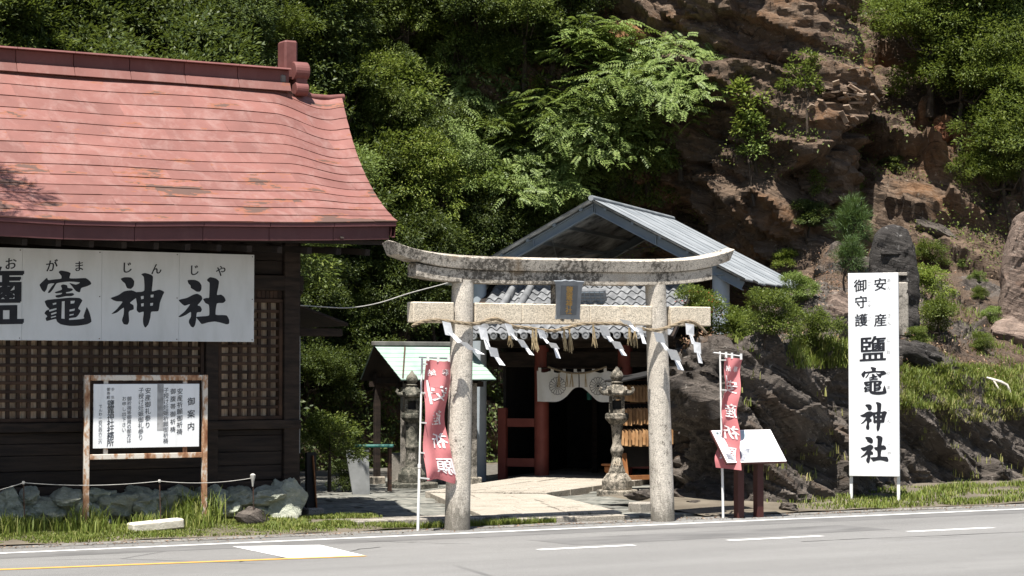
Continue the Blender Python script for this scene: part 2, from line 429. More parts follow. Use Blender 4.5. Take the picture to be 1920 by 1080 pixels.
def mat_rock(name, darkc, midc, rustc, palec, rust_lo=0.55, moss=0.0, soil=None):
    n = NT(name)
    ry = math.atan2(BN[0], BN[2])
    r1 = n.n.new('ShaderNodeMapping'); r1.inputs['Rotation'].default_value = (0.22, -ry, 0); n.l(n.geo.outputs['Position'], r1.inputs['Vector'])
    def bed(sc):
        m2 = n.n.new('ShaderNodeMapping'); m2.inputs['Scale'].default_value = sc; n.l(r1.outputs['Vector'], m2.inputs['Vector']); return m2.outputs['Vector']
    v = bed((0.5, 0.6, 3.2)); vf = bed((0.7, 0.8, 9.0))
    c = n.ramp(n.noise(1.0, 9, 0.72, v, 0.5), [(0.30, darkc), (0.50, midc), (0.68, tuple(x*1.35 for x in midc))])
    c = n.mix(n.ramp(n.noise(0.5, 6, 0.65, bed((0.8,0.8,1.6))), [(rust_lo, 0.0), (rust_lo+0.12, 0.85)]), c, rustc)
    # thin beds picked out by weathering, pale lichen, black water stains
    c = n.mix(n.ramp(n.noise(1.3, 7, 0.7, vf, 0.8), [(0.52, 0.0), (0.60, 0.55)]), c, tuple(x*1.9 for x in midc))
    c = n.mix(n.ramp(n.noise(1.9, 7, 0.7, vf, 0.8), [(0.56, 0.0), (0.63, 0.7)]), c, tuple(x*0.5 for x in darkc))
    c = n.mix(n.ramp(n.noise(9, 6, 0.75), [(0.60, 0.0), (0.66, 0.75)]), c, palec)
    c = n.mix(n.ramp(n.noise(0.9, 6, 0.7, n.pos((1.4,1.4,0.4))), [(0.56, 0.0), (0.68, 0.65)]), c, tuple(x*0.55 for x in darkc))
    if soil:
        at_ = n.n.new('ShaderNodeAttribute'); at_.attribute_name = 'soil'
        sc_ = n.ramp(n.noise(17, 7, 0.8), [(0.32, (0.036,0.024,0.016)), (0.48, (0.092,0.062,0.042)), (0.60, (0.155,0.108,0.074)), (0.70, (0.36,0.29,0.21))])
        c = n.mix(n.math('MULTIPLY', at_.outputs['Fac'], n.ramp(n.noise(3, 4, 0.6), [(0.32, 0.55), (0.5, 1.0)])), c, sc_)
    nb = n.bump(n.noise(1.6, 10, 0.75, vf, 0.6), 1.0, 0.12)
    nb = n.bump(n.ramp(n.voro(2.2, bed((0.6,0.8,2.4)), 'DISTANCE_TO_EDGE'), [(0.0, 0.0), (0.05, 1.0)]), 0.5, 0.05, nb)
    nb = n.bump(n.noise(26, 5, 0.75), 0.7, 0.02, nb)
    return n.done(c, 0.85, nb, 0, 0.25)
M_cliff = mat_rock('cliff_rock', (0.030,0.020,0.014), (0.125,0.087,0.060), (0.21,0.112,0.055), (0.38,0.32,0.255), 0.51, soil=True)
M_outcrop = mat_rock('outcrop_rock', (0.032,0.027,0.023), (0.108,0.091,0.077), (0.14,0.092,0.060), (0.38,0.345,0.30), 0.60, soil=True)
M_monument = mat_rock('dark_monument_stone', (0.022,0.020,0.019), (0.052,0.047,0.043), (0.075,0.055,0.042), (0.26,0.25,0.235), 0.66)
M_boulder = mat_rock('brown_boulder', (0.10,0.072,0.058), (0.235,0.175,0.14), (0.22,0.125,0.08), (0.44,0.39,0.33), 0.60)

def mat_greenstone():
    n = NT('green_schist')
    v = n.pos((1.2,1.2,2.2), (0.2,0.5,0.3))
    c = n.ramp(n.noise(3.4, 8, 0.74, v, 1.2), [(0.26, (0.10,0.105,0.08)), (0.42, (0.31,0.33,0.255)), (0.58, (0.46,0.475,0.385)), (0.72, (0.70,0.68,0.58))])
    c = n.mix(n.ramp(n.noise(1.1, 3), [(0.55, 0.0), (0.7, 0.6)]), c, (0.20,0.165,0.125))
    c = n.vary(c, 0.22)
    nb = n.bump(n.noise(6, 8, 0.75, v, 0.8), 0.9, 0.10)
    return n.done(c, 0.75, nb)
M_schist = mat_greenstone()

def mat_leaf(name, c1, c2, c3, trans=0.28, rough=0.5, ovary=0.22):
    n = NT(name)
    c = n.ramp(n.geo.outputs['Random Per Island'], [(0.0, c1), (0.55, c2), (1.0, c3)])
    c = n.vary(c, ovary)
    n.done(c, rough, None, 0, 0.22)
    tr = n.n.new('ShaderNodeBsdfTranslucent')
    n.l(n.mix(0.5, c, (0.20,0.26,0.03), 'MIX'), tr.inputs['Color'])
    ms = n.n.new('ShaderNodeMixShader'); ms.inputs[0].default_value = trans
    n.l(n.p.outputs[0], ms.inputs[1]); n.l(tr.outputs[0], ms.inputs[2]); n.l(ms.outputs[0], n.out.inputs['Surface'])
    return n.m
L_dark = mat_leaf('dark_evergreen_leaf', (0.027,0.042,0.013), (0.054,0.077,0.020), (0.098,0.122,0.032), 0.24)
L_mid = mat_leaf('mid_green_leaf', (0.046,0.068,0.015), (0.096,0.130,0.026), (0.170,0.198,0.046), 0.33)
L_light = mat_leaf('light_green_leaf', (0.095,0.140,0.034), (0.160,0.222,0.058), (0.230,0.285,0.092), 0.32)
L_yellow = mat_leaf('yellow_green_leaf', (0.090,0.130,0.020), (0.155,0.205,0.032), (0.240,0.265,0.058), 0.3)
L_bronze = mat_leaf('bronze_new_leaf', (0.085,0.075,0.022), (0.140,0.110,0.034), (0.200,0.120,0.045), 0.25)
L_pine = mat_leaf('pine_needle', (0.034,0.062,0.018), (0.055,0.095,0.026), (0.085,0.130,0.038), 0.12)
L_grass = mat_leaf('grass_blade', (0.085,0.120,0.022), (0.140,0.180,0.032), (0.240,0.240,0.075), 0.3, 0.55)
L_drygrass = mat_leaf('dry_grass_blade', (0.110,0.130,0.034), (0.170,0.180,0.050), (0.300,0.260,0.110), 0.25, 0.6)
L_flower = mat_leaf('red_blossom', (0.35,0.035,0.03), (0.45,0.07,0.05), (0.50,0.12,0.07), 0.2)
L_litter = mat_leaf('dead_leaf', (0.09,0.045,0.024), (0.19,0.105,0.062), (0.36,0.26,0.17), 0.05, 0.7)

def mat_banner():
    n = NT('faded_red_cloth')
    c = n.ramp(n.noise(2.0, 4, 0.6), [(0.3, (0.58,0.195,0.205)), (0.72, (0.66,0.25,0.255))])
    n.done(c, 0.85, n.bump(n.noise(160, 2), 0.2, 0.003))
    tr = n.n.new('ShaderNodeBsdfTranslucent'); tr.inputs['Color'].default_value = (0.55,0.13,0.14,1)
    ms = n.n.new('ShaderNodeMixShader'); ms.inputs[0].default_value = 0.3
    n.l(n.p.outputs[0], ms.inputs[1]); n.l(tr.outputs[0], ms.inputs[2]); n.l(ms.outputs[0], n.out.inputs['Surface'])
    return n.m
M_banner = mat_banner()

# ------------------------------------------------------------------ ground, road and its paint
def sheet(name, pts, z, material, parent=None, kind='structure', thick=0.0):
    mb = MB()
    if thick: mb.prism([(p[0], p[1], z-thick) for p in pts], (0, 0, thick))
    else: mb.add([(p[0], p[1], z) for p in pts], [tuple(range(len(pts)))])
    o = mb.build(name, material, parent)
    if parent is None: tag(o, kind=kind)
    return o
sheet('ground', [(-900,-900),(900,-900),(900,1400),(-900,1400)], -0.05, M_ground)
road = sheet('road', [(-300,14.5),(400,14.5),(400,26.02),(-300,26.02)], 0.0, M_asphalt)
for i in range(60):
    x0 = -6 + i*0.9
    if -4 < x0 < 40: MB().box(x0+0.004, x0+0.896, 26.024, 26.40 + 0.02*math.sin(i*2.1), -0.1, 0.006 + 0.004*math.sin(i*5.3)).build('gutter_slab', M_gutter, road)
def paint(name, px, m): 
    return sheet(name, [at(x, y, z=0.004).xy for x, y in px], 0.004, m, road)
def hline(name, y, w, x0, x1, m, z=0.004):
    return sheet(name, [(x0,y-w/2),(x1,y-w/2),(x1,y+w/2),(x0,y+w/2)], z, m, road)
hline('edge_line', 25.42, 0.13, -120, 160, M_line)
paint('hatched_marking', [(436,1024.5),(600,1021.5),(684,1041.5),(540,1046)], M_line)
a, b = at(-300,1079,z=0.004), at(684,1042,z=0.004)
sheet('centre_line', [(a.x,a.y-0.07),(b.x,b.y-0.07),(b.x,b.y+0.07),(a.x,a.y+0.07)], 0.005, M_yellow, road)
for k, (x0,x1,y) in enumerate(((980,1178,1027),(1338,1534,1010.5),(1676,1850,994.5))):
    p, q = at(x0,y,z=0), at(x1,y-6,z=0)
    hline('centre_dash', 22.62, 0.15, p.x, q.x, M_line)
for k in range(3): hline('centre_dash', 22.62, 0.15, 27.0+k*3.05, 28.5+k*3.05, M_line)

sheet('repair_patch', [(-40,24.72),(90,24.66),(90,25.33),(-40,25.33)], 0.002, M_patch, road)
sheet('repair_patch', [(14.2,23.0),(19.4,23.05),(19.3,24.1),(14.1,24.0)], 0.002, M_patch, road)
rs = random.Random(44)
for (x, y, dx, dy, n_) in ((9.6,22.9,0.16,0.085,16),(17.0,22.0,0.22,-0.02,22),(22.5,23.2,0.2,0.06,18),(12.2,24.9,0.08,-0.12,12)):
    mb = MB(); L_ = []; R_ = []
    for k in range(n_):
        w = rs.uniform(0.006,0.018); L_.append((x, y-w, 0.003)); R_.append((x, y+w, 0.003)); x += dx*rs.uniform(0.6,1.4); y += dy*rs.uniform(-0.4,2.2)
    mb.add(L_ + R_[::-1], [(k, k+1, 2*n_-2-k, 2*n_-1-k) for k in range(n_-1)]); mb.build('sealed_crack', M_black, road)

# ------------------------------------------------------------------ rock: hillside and the low outcrop
def catmull(pts, n):
    pts = np.array(pts, float); P = np.vstack([2*pts[0]-pts[1], pts, 2*pts[-1]-pts[-2]]); out = []
    for i in range(1, len(P)-2):
        for t in np.linspace(0, 1, n, endpoint=False):
            out.append(0.5*((2*P[i]) + (-P[i-1]+P[i+1])*t + (2*P[i-1]-5*P[i]+4*P[i+1]-P[i+2])*t*t + (-P[i-1]+3*P[i]-3*P[i+1]+P[i+2])*t**3))
    out.append(P[-2]); return np.array(out)
def resample(C, step):
    d = np.r_[0, np.cumsum(np.linalg.norm(np.diff(C[:, :2], axis=0), axis=1))]
    s = np.arange(0, d[-1], step)
    return np.stack([np.interp(s, d, C[:, k]) for k in range(C.shape[1])], 1)
def vnormals(P):
    """P (nv, nu, 3) grid -> unit normals"""
    du = np.gradient(P, axis=1); dv = np.gradient(P, axis=0); n = np.cross(du, dv)
    return n/np.maximum(np.linalg.norm(n, axis=2, keepdims=True), 1e-9)
def grid_faces(nv, nu):
    i = np.arange(nv-1)[:, None]*nu + np.arange(nu-1)[None, :]; i = i.ravel()
    return np.stack([i, i+1, i+nu+1, i+nu], 1)
def rock_sheet(name, P, material, amps, soil_fn, smooth=True):
    nv, nu, _ = P.shape
    N = vnormals(P)
    D = np.zeros((nv, nu))
    for kind, amp, a, b in amps:
        if kind == 'f': D += amp*fbm(P/a, int(b))
        elif kind == 's': D += amp*strata(P, a, b, seed=a*7.7)
        elif kind == 'c': D += amp*crag(P, a, b)
        elif kind == 'r': D += amp*(0.5-np.abs(fbm(P/a + 31.0, int(b))))
    S = soil_fn(P, N)
    P = P + N*(D*(1-0.82*S))[..., None]
    N2 = vnormals(P)
    o = np_obj(name, P.reshape(-1,3), grid_faces(nv, nu), material, None, smooth, origin=(0,0,0))
    o.data.set_sharp_from_angle(angle=math.radians(28))
    a = o.data.attributes.new('soil', 'FLOAT', 'POINT'); a.data.foreach_set('value', np.clip(S, 0, 1).ravel().astype(np.float32))
    tag(o, kind='structure')
    return o, P

# base line of the hill in plan, with cot of the face below / above, and bulge of an overhang
HB = catmull([(-40,40,.75,0),(-10,38.5,.7,0),(6,38.2,.66,0),(14,40.0,.62,0),(20,43.5,.58,0),(25.5,46.0,.26,.35),(30.2,46.2,.04,.8),(33.2,43.0,.02,1.0),
              (32.6,40.3,.40,.25),(30.6,37.9,.92,0),(31.8,36.0,.95,0),(35.5,35.4,.75,.05),(41,37.0,.50,.1),(50,39,.5,0),(75,44,.5,0)], 10)
HB = np.vstack([resample(HB[:21], 0.45), resample(HB[20:111], 0.072), resample(HB[110:], 0.5)[1:]])
zs = np.r_[np.arange(-0.6, 13.2, 0.072), np.arange(13.2, 30, 0.5)]
BACK = np.array([0.42, 0.907])
Z, U = np.meshgrid(zs, np.arange(len(HB)), indexing='ij')
cot = HB[:, 2][None, :]; ov = HB[:, 3][None, :]
dep = Z*cot + np.maximum(Z-13.5, 0)*1.2 - ov*2.6*smooth01(Z, 2.5, 7.5)*(1-smooth01(Z, 8.0, 12.0)*0.1)
Pb = np.stack([HB[:, 0][None, :] + BACK[0]*dep, HB[:, 1][None, :] + BACK[1]*dep, Z + 0*dep], -1)
def hill_soil(P, N):
    s = smooth01(perlin(P/np.array([3.0,3.0,1.2])) + 0.25*fbm(P/0.7, 3), 0.22, 0.5)*smooth01(np.abs(N[...,2]), 0.45, 0.62)
    s = np.maximum(s*smooth01(P[...,0], 27, 30), 1-smooth01(P[...,0], 24.0, 27.5))
    return s
hill, HP = rock_sheet('hillside', Pb, M_cliff, [('f',1.1,7.5,3),('c',0.95,3.0,1.3),('c',0.30,1.05,4.7),('s',0.50,0.85,8.0),('s',0.26,0.32,5.0),('s',0.13,0.15,3.0),('c',0.09,0.40,8.1),('r',0.10,0.55,4),('f',0.06,0.3,3)], hill_soil)

OB = catmull([(25.5,37.5,3.0,1,.15,0.0),(23.6,34.8,2.8,.95,.3,0.0),(21.9,32.2,2.6,.92,.39,0.3),(20.6,30.2,2.45,.85,.52,1.0),(19.5,28.5,2.3,.7,.71,1.5),(19.5,27.4,2.45,.5,.86,1.2),(20.5,27.25,2.55,.42,.9,0.2),
              (21.7,27.6,2.45,.42,.9,0),(23.2,28.5,2.2,.45,.89,0),(24.8,29.4,1.75,.45,.89,0),(27.0,29.9,1.5,.42,.9,0),(29.5,30.5,1.35,.4,.91,0),(33,31.2,1.3,.4,.91,0),(40,33.2,1.3,.4,.91,0),(52,36,1.3,.4,.91,0)], 12)
OB = np.vstack([resample(OB[:133], 0.046), resample(OB[132:], 0.25)[1:]])
vt = np.r_[np.linspace(0, 1, 74), 1+np.linspace(0.02, 1, 95)**1.25]
Vv, Uu = np.meshgrid(vt, np.arange(len(OB)), indexing='ij')
top = OB[:, 2][None, :]; cave = np.clip(OB[:, 5], 0, 2)[None, :]
f = np.clip(Vv, 0, 1); g = np.clip(Vv-1, 0, 1)
depO = 0.75*f**1.6 + cave*0.95*np.sin(np.clip((f*1.45), 0, 1)*math.pi)**1.0*(f < 0.69) + g*8.5
rise = np.interp(np.arange(len(OB)), [0, np.argmin(np.hypot(OB[:,0]-19.5, OB[:,1]-27.4)), np.argmin(np.hypot(OB[:,0]-21.7, OB[:,1]-27.6)), np.argmin(np.hypot(OB[:,0]-23.6, OB[:,1]-28.7)), np.argmin(np.hypot(OB[:,0]-25.5, OB[:,1]-29.6)), len(OB)], [0.05,0.10,0.22,0.65,1.0,1.0])[None, :]
zO = -0.35 + (top+0.35)*f**0.85 + 3.5*(1-(1-g)**1.5)*0.93*rise
Po = np.stack([OB[:, 0][None, :] + OB[:, 3][None, :]*depO, OB[:, 1][None, :] + OB[:, 4][None, :]*depO, zO], -1)
# the bench is cut down level round the canopy
rr_ = (Po[...,0]-22.4)*0.7317 - (Po[...,1]-35.5)*0.6816; nn_ = (Po[...,0]-22.4)*0.6816 + (Po[...,1]-35.5)*0.7317
cutm = (1-smooth01(rr_, 2.6, 4.2))*smooth01(nn_, -2.2, -0.8)*(Vv > 1)
Po[...,2] = np.where(cutm > 0, np.minimum(Po[...,2], Po[...,2]*(1-cutm) + 2.3*cutm), Po[...,2])
def out_soil(P, N):
    return smooth01(Vv, 1.03, 1.16)*smooth01(fbm(P/1.3, 3) + 0.32, 0.05, 0.35)
outc, OP = rock_sheet('rock_outcrop', Po, M_outcrop, [('f',0.28,2.6,3),('c',0.22,1.25,2.2),('c',0.06,0.46,6.6),('s',0.32,0.40,5.0),('s',0.20,0.17,3.4),('s',0.10,0.085,2.0),('r',0.07,0.4,4),('f',0.025,0.12,3)], out_soil)

def bvh_of(o):
    me = o.data
    return BVHTree.FromPolygons([tuple(v.co + o.location) for v in me.vertices], [tuple(p.vertices) for p in me.polygons])
BV_H, BV_O = bvh_of(hill), bvh_of(outc)
def cast(px, py):
    """where the line of sight through a pixel meets the rock"""
    r = ray(px, py).normalized(); best = None
    for b in (BV_H, BV_O):
        h = b.ray_cast(EYE, r, 300)
        if h[0] is not None and (best is None or h[3] < best[3]): best = h
    return (best[0], best[1]) if best else (None, None)
def drop(x, y, default=0.0):
    zs_ = [h[0].z for h in (b.ray_cast(Vector((x, y, 40)), Vector((0, 0, -1)), 60) for b in (BV_H, BV_O)) if h[0] is not None]
    return max(zs_) if zs_ else default

# ------------------------------------------------------------------ verge banks, courtyard, paths
def verge(name, x0, x1, yfront, yback, zf, zb):
    nx, ny = int((x1-x0)/0.25), 12
    def fn(u, v):
        x = x0+(x1-x0)*u; y = yfront(x) + (yback(x)-yfront(x))*v
        return (x, y, zf + (zb-zf)*min(1, v*1.6) + 0.03*float(perlin(np.array([x*1.3, y*1.3, 0.5]))))
    o = MB().grid(fn, nx, ny).build(name, M_ground, None, 0, True); tag(o, kind='structure'); return o
vergeL = verge('grass_verge', -8, 13.75, lambda x: 26.38, lambda x: 28.5, 0.015, 0.09)
vergeR = verge('roadside_bank', 18.6, 46, lambda x: 26.40, lambda x: 29.5 + max(0, x-21)*0.16, 0.015, 0.16)

court = sheet('courtyard', [(12.9,26.45),(18.9,26.40),(20.4,29.5),(23.5,33),(29,39),(26,44),(8,41),(8,33.5),(12.9,33.5)], 0.0, M_bed)
def inside(x, y, poly):
    c = False; n = len(poly)
    for i in range(n):
        (xa, ya), (xb, yb) = poly[i], poly[i-1]
        if (ya > y) != (yb > y) and x < (xb-xa)*(y-ya)/(yb-ya)+xa: c = not c
    return c
PATHA = [(15.2,27.25),(17.35,26.75),(18.75,31.3),(17.15,32.55)]
PATHB = [(17.1,32.65),(18.8,31.35),(23.1,34.5),(22.0,36.9)]
rs = random.Random(3); y = 26.75; row = 0
fl_poly = [(13.2,26.7),(18.7,26.7),(20.3,29.8),(22.8,33.0),(25.5,37),(20,39.5),(13.2,39)]
while y < 38.6:
    hgt = rs.uniform(0.26, 0.44); x = 12.6 + rs.random()*0.5
    while x < 25:
        w = rs.uniform(0.35, 0.8); cx, cy = x+w/2, y+hgt/2
        if inside(cx, cy, fl_poly) and not inside(cx, cy, PATHA) and not inside(cx, cy, PATHB):
            j = lambda: rs.uniform(-0.035, 0.035)
            g_ = 0.014; z = 0.022 + rs.uniform(-0.010, 0.014)
            q = [(x+g_+j(), y+g_+j()), (x+w*0.5+j(), y+g_+j()), (x+w-g_+j(), y+g_+j()), (x+w-g_+j(), y+hgt-g_+j()), (x+w*0.45+j(), y+hgt-g_+j()), (x+g_+j(), y+hgt-g_+j())]
            mb = MB(); tl = rs.uniform(-0.012, 0.012)
            mb.prism([(p[0], p[1], z-0.07 + tl*(p[0]-cx)) for p in q], (0, 0, 0.07))
            mb.build('flagstone', M_flag, court, 0.009)
        x += w
    y += hgt
path = MB().box(15.5,15.6,27.5,27.6,-0.2,0.0).build('path', M_bed); tag(path, kind='structure')
def slabs(quad, nu, nv, z, skew=0.0):
    A, B, C, D = [Vector((*p, 0)) for p in quad]
    P = lambda u, v: (A*(1-u)+B*u)*(1-v) + (D*(1-u)+C*u)*v
    for jv in range(nv):
        cuts = sorted([0, 1] + [(k + rs.uniform(-0.15,0.15))/nu for k in range(1, nu)])
        for iu in range(len(cuts)-1):
            e = 0.012; u0, u1, v0, v1 = cuts[iu]+e/2, cuts[iu+1]-e/2, jv/nv+e/4, (jv+1)/nv-e/4
            dz = rs.uniform(-0.006, 0.006)
            poly = [P(u0,v0), P(u1,v0), P(u1,v1), P(u0,v1)]
            MB().prism([(p.x, p.y, -0.02) for p in poly], (0, 0, z+0.02+dz)).build('path_slab', M_slab, path, 0.008)
slabs(PATHA, 3, 6, 0.105); slabs(PATHB, 3, 5, 0.125)
# low kerb of long stones behind the torii, and the broad entrance slabs
for (x0, x1, y0, y1, z, m) in ((13.05,14.7,26.95,27.30,0.10,M_kerb),(14.72,15.9,26.9,27.22,0.095,M_kerb),(15.45,16.35,26.48,26.86,0.085,M_slab),(16.37,17.2,26.46,26.72,0.08,M_slab),(17.22,17.32,26.5,26.70,0.06,M_slab),(13.05,15.0,27.33,27.72,0.085,M_kerb)):
    MB().box(x0, x1, y0, y1, -0.05, z).build('kerb_stone', m, path, 0.012)

# ------------------------------------------------------------------ lettering
_gl = {}
def glyph(ch, off=0.0):
    k = (ch, off)
    if k not in _gl:
        c = bpy.data.curves.new('lettering', 'FONT'); c.body = ch; c.offset = off; c.resolution_u = 3
        o = bpy.data.objects.new('lettering', c); COL.objects.link(o)
        m = bpy.data.meshes.new_from_object(o.evaluated_get(bpy.context.evaluated_depsgraph_get()))
        V = [(v.co.x-0.5, v.co.y-0.38) for v in m.vertices]; F = [tuple(p.vertices) for p in m.polygons]
        bpy.data.objects.remove(o); bpy.data.curves.remove(c); bpy.data.meshes.remove(m)
        _gl[k] = (V, F)
    return _gl[k]
def smooth_loop(p, n=4):
    p = np.array(p, float); N = len(p); out = []
    for i in range(N):
        a, b, c, d = p[i-1], p[i], p[(i+1) % N], p[(i+2) % N]
        for t in np.linspace(0, 1, n, endpoint=False):
            s = 0.5*((2*b)+(-a+c)*t+(2*a-5*b+4*c-d)*t*t+(-a+3*b-3*c+d)*t**3)
            out.append(0.55*s + 0.45*(b*(1-t)+c*t))
    return out
def filled(loops, n=4):
    c = bpy.data.curves.new('brush', 'CURVE'); c.dimensions = '2D'; c.fill_mode = 'FRONT'
    for L in loops:
        q = smooth_loop(L, n if len(L) > 5 else 1)
        s = c.splines.new('POLY'); s.points.add(len(q)-1)
        for a_, b_ in zip(s.points, q): a_.co = (b_[0], b_[1], 0, 1)
        s.use_cyclic_u = True
    o = bpy.data.objects.new('brush', c); COL.objects.link(o)
    m = bpy.data.meshes.new_from_object(o.evaluated_get(bpy.context.evaluated_depsgraph_get()))
    V = [(v.co.x, v.co.y) for v in m.vertices]; F = [tuple(p.vertices) for p in m.polygons]
    bpy.data.objects.remove(o); bpy.data.curves.remove(c); bpy.data.meshes.remove(m)
    return V, F
# heavy brush characters, outlines in the units of a 5x enlargement; (contours, holes) groups
BR = {
 '社': (290,440,5.143, [[[(318,440),(345,435),(390,437),(430,455),(452,490),(450,530),(435,550),(405,550),(375,530),(350,515),(345,490),(325,470)]],
   [[(232,630),(310,610),(370,580),(410,570),(450,590),(460,620),(440,650),(415,680),(440,690),(455,720),(445,745),(415,748),(405,760),(400,820),(390,870),(373,895),(350,885),(330,850),(332,825),(350,790),(348,745),(300,775),(250,795),(230,790),(290,740),(330,690),(340,670),(290,685),(260,665)]],
   [[(505,435),(535,410),(590,422),(620,450),(615,500),(600,580),(640,578),(670,600),(685,635),(660,658),(600,665),(588,770),(650,775),(695,780),(718,820),(718,855),(695,865),(640,850),(580,838),(520,845),(455,862),(430,835),(400,795),(450,788),(525,778),(523,680),(490,660),(468,622),(500,610),(525,605),(530,470),(512,450)]]]),
 '神': (0,430,3.2, [[[(725,297),(745,288),(785,289),(805,310),(802,340),(785,357),(762,352),(750,325),(735,312)]],
   [[(665,412),(710,395),(745,372),(790,366),(822,380),(820,408),(780,440),(800,455),(802,480),(780,488),(772,500),(775,550),(765,572),(742,568),(732,545),(742,510),(742,470),(700,500),(668,508),(700,480),(735,435),(700,432),(680,425)]],
   [[(815,378),(850,375),(866,366),(866,320),(862,285),(848,270),(870,262),(905,272),(918,285),(915,330),(912,372),(955,362),(985,375),(975,400),(960,440),(950,490),(908,495),(902,530),(890,570),(872,590),(860,570),(858,540),(862,495),(835,500),(820,485),(822,450),(815,410)],
    [(845,402),(862,399),(862,417),(847,420)],[(904,393),(922,391),(920,408),(904,409)],[(846,446),(862,443),(862,461),(848,463)],[(902,443),(919,441),(917,457),(902,459)]]]),
 '竈': (0,440,4.91, [[[(365,460),(400,425),(432,397),(445,418),(500,412),(562,405),(565,380),(540,345),(560,330),(620,340),(650,355),(640,400),(700,403),(790,400),(830,430),(840,455),(800,475),(748,492),(735,530),(700,520),(660,470),(640,445),(700,460),(735,440),(640,432),(560,440),(520,450),(490,500),(460,535),(440,532),(475,480),(500,448),(445,455),(430,500),(410,528),(390,515),(375,490)]],
   [[(560,470),(580,458),(615,465),(625,490),(660,495),(672,510),(640,525),(610,530),(612,540),(670,538),(683,552),(660,565),(600,568),(540,580),(515,575),(512,560),(560,550),(572,535),(520,540),(505,530),(570,505)]],
   [[(412,615),(440,600),(540,590),(640,580),(730,583),(758,605),(740,640),(720,680),(742,700),(725,735),(700,760),(640,770),(640,785),(740,778),(775,770),(770,750),(790,690),(800,668),(825,720),(842,800),(800,825),(720,838),(640,840),(560,825),(525,800),(515,775),(470,785),(430,795),(420,770),(435,750),(410,725),(425,700),(455,685),(430,660)],
    [(485,632),(518,625),(518,640),(488,648)],[(450,693),(520,675),(520,690),(455,710)],[(470,725),(520,710),(520,724),(473,740)],[(468,757),(516,745),(516,756),(470,768)],[(570,615),(595,612),(595,775),(565,772)],[(650,610),(690,608),(682,632),(650,636)],[(640,690),(690,680),(685,700),(640,708)],[(640,735),(680,728),(676,740),(640,747)]]]),
}
BRF = {}
for ch, (ox, oy, sc_, groups) in BR.items():
    V, F = [], []
    for gi, gr in enumerate(groups):
        v, f_ = filled([[(x, -y) for x, y in L] for L in gr])
        n0 = len(V); V += [(x, y, gi) for x, y in v]; F += [tuple(i+n0 for i in t) for t in f_]
    BRF[ch] = (V, F, (ox, oy, sc_))

def write(mb, ch, O, R, U, Nn, size, off=0.0, eps=0.0025, mirror=False, slant=0.0, wx=1.0):
    V, F = glyph(ch)
    m = -1 if mirror else 1
    # the brush is laid down in overlapping strokes to thicken the line
    for j, (sx, sy) in enumerate(((0,0),(off,off*0.3),(-off,-off*0.3),(off*0.3,-off*0.5)) if off else ((0,0),)):
        mb.add([O + R*((m*x*wx+sx)*size) + U*((y + sy + slant*x)*size) + Nn*(eps+0.0003*j) for x, y in V], F)
def write_brush(mb, ch, O, R, U, Nn, w, h, eps=0.0025):
    """brush character fitted into a box w by h centred on O"""
    V, F, _ = BRF[ch]
    xs = [v[0] for v in V]; ys = [v[1] for v in V]; cx, cy = (min(xs)+max(xs))/2, (min(ys)+max(ys))/2
    kx, ky = w/(max(xs)-min(xs)), h/(max(ys)-min(ys))
    mb.add([O + R*((x-cx)*kx) + U*((y-cy)*ky) + Nn*(eps+0.0006*g) for x, y, g in V], F)
X_, Y_, Z_ = Vector((1,0,0)), Vector((0,1,0)), Vector((0,0,1))

# ------------------------------------------------------------------ rock pieces
def rock_mesh(name, seed, material, sub=3, blocky=0.5, amp=0.22, flat=0.0):
    bm = bmesh.new(); bmesh.ops.create_icosphere(bm, subdivisions=sub, radius=1.0)
    V = np.array([v.co[:] for v in bm.verts]); r = np.random.default_rng(seed)
    for _ in range(9):
        n = r.normal(size=3); n /= np.linalg.norm(n); d = r.uniform(0.62, 0.92)*(1-0.25*blocky) + 0.12
        k = V @ n; V = V - np.outer(np.maximum(k-d, 0)*(0.5+0.5*blocky), n)
    L = np.linalg.norm(V, axis=1, keepdims=True)
    V = V*(1 + amp*fbm(V*1.5 + seed*3.1, 5)[:, None] + 0.55*amp*crag(V, 0.55, seed*1.7)[:, None])
    me = np_mesh(name, V, np.array([[v.index for v in f.verts] for f in bm.faces]), True); bm.free()
    me.set_sharp_from_angle(angle=math.radians(32))
    me.materials.append(material)
    return me
def put_rock(name, me, loc, size, rot, parent=None):
    o = bpy.data.objects.new(name, me); link(o, parent, loc); o.scale = size; o.rotation_euler = rot; return o

# ------------------------------------------------------------------ the wooden building with the red roof
bld = thing('shrine_office', 'dark wooden shrine office with a faded red metal roof and lattice windows', 'building', (7.5, 28.5, 0))
YW = 28.5
MB().box(-3, 12.70, YW+0.10, 33.4, 0.3, 4.15).build('wall', M_soffit, bld)
rs = random.Random(12)
for x0, x1 in ((12.60,12.84),(11.39,11.58),(8.02,8.20),(4.6,4.8)):
    MB().box(x0, x1, YW-0.09, YW+0.098, 0.52, 4.1).build('post', M_darkwood, bld, 0.008)
MB().box(-3, 12.90, YW-0.085, YW+0.097, 3.36, 3.58).build('beam', M_darkwood, bld, 0.008)
MB().box(-3, 12.86, YW-0.11, YW+0.096, 1.36, 1.49).build('sill_rail', M_darkwood, bld, 0.008)
MB().box(-3, 12.86, YW-0.10, YW+0.3, 0.50, 0.62).build('ground_sill', M_darkwood, bld, 0.01)
for a_, b_ in ((8.21,11.38),(11.59,12.59),(4.81,8.01)):
    z = 0.63
    while z < 1.33:
        h = min(rs.uniform(0.16, 0.24), 1.355-z)
        MB().box(a_, b_, YW-0.03+rs.uniform(-0.006,0.006), YW+0.09, z+0.003, z+h-0.003).build('wall_plank', M_plank, bld, 0.006)
        z += h
    z = 3.59
    while z < 4.05:
        MB().box(a_, b_, YW-0.03+rs.uniform(-0.006,0.006), YW+0.09, z+0.003, z+0.20).build('wall_plank', M_plank, bld, 0.006); z += 0.205
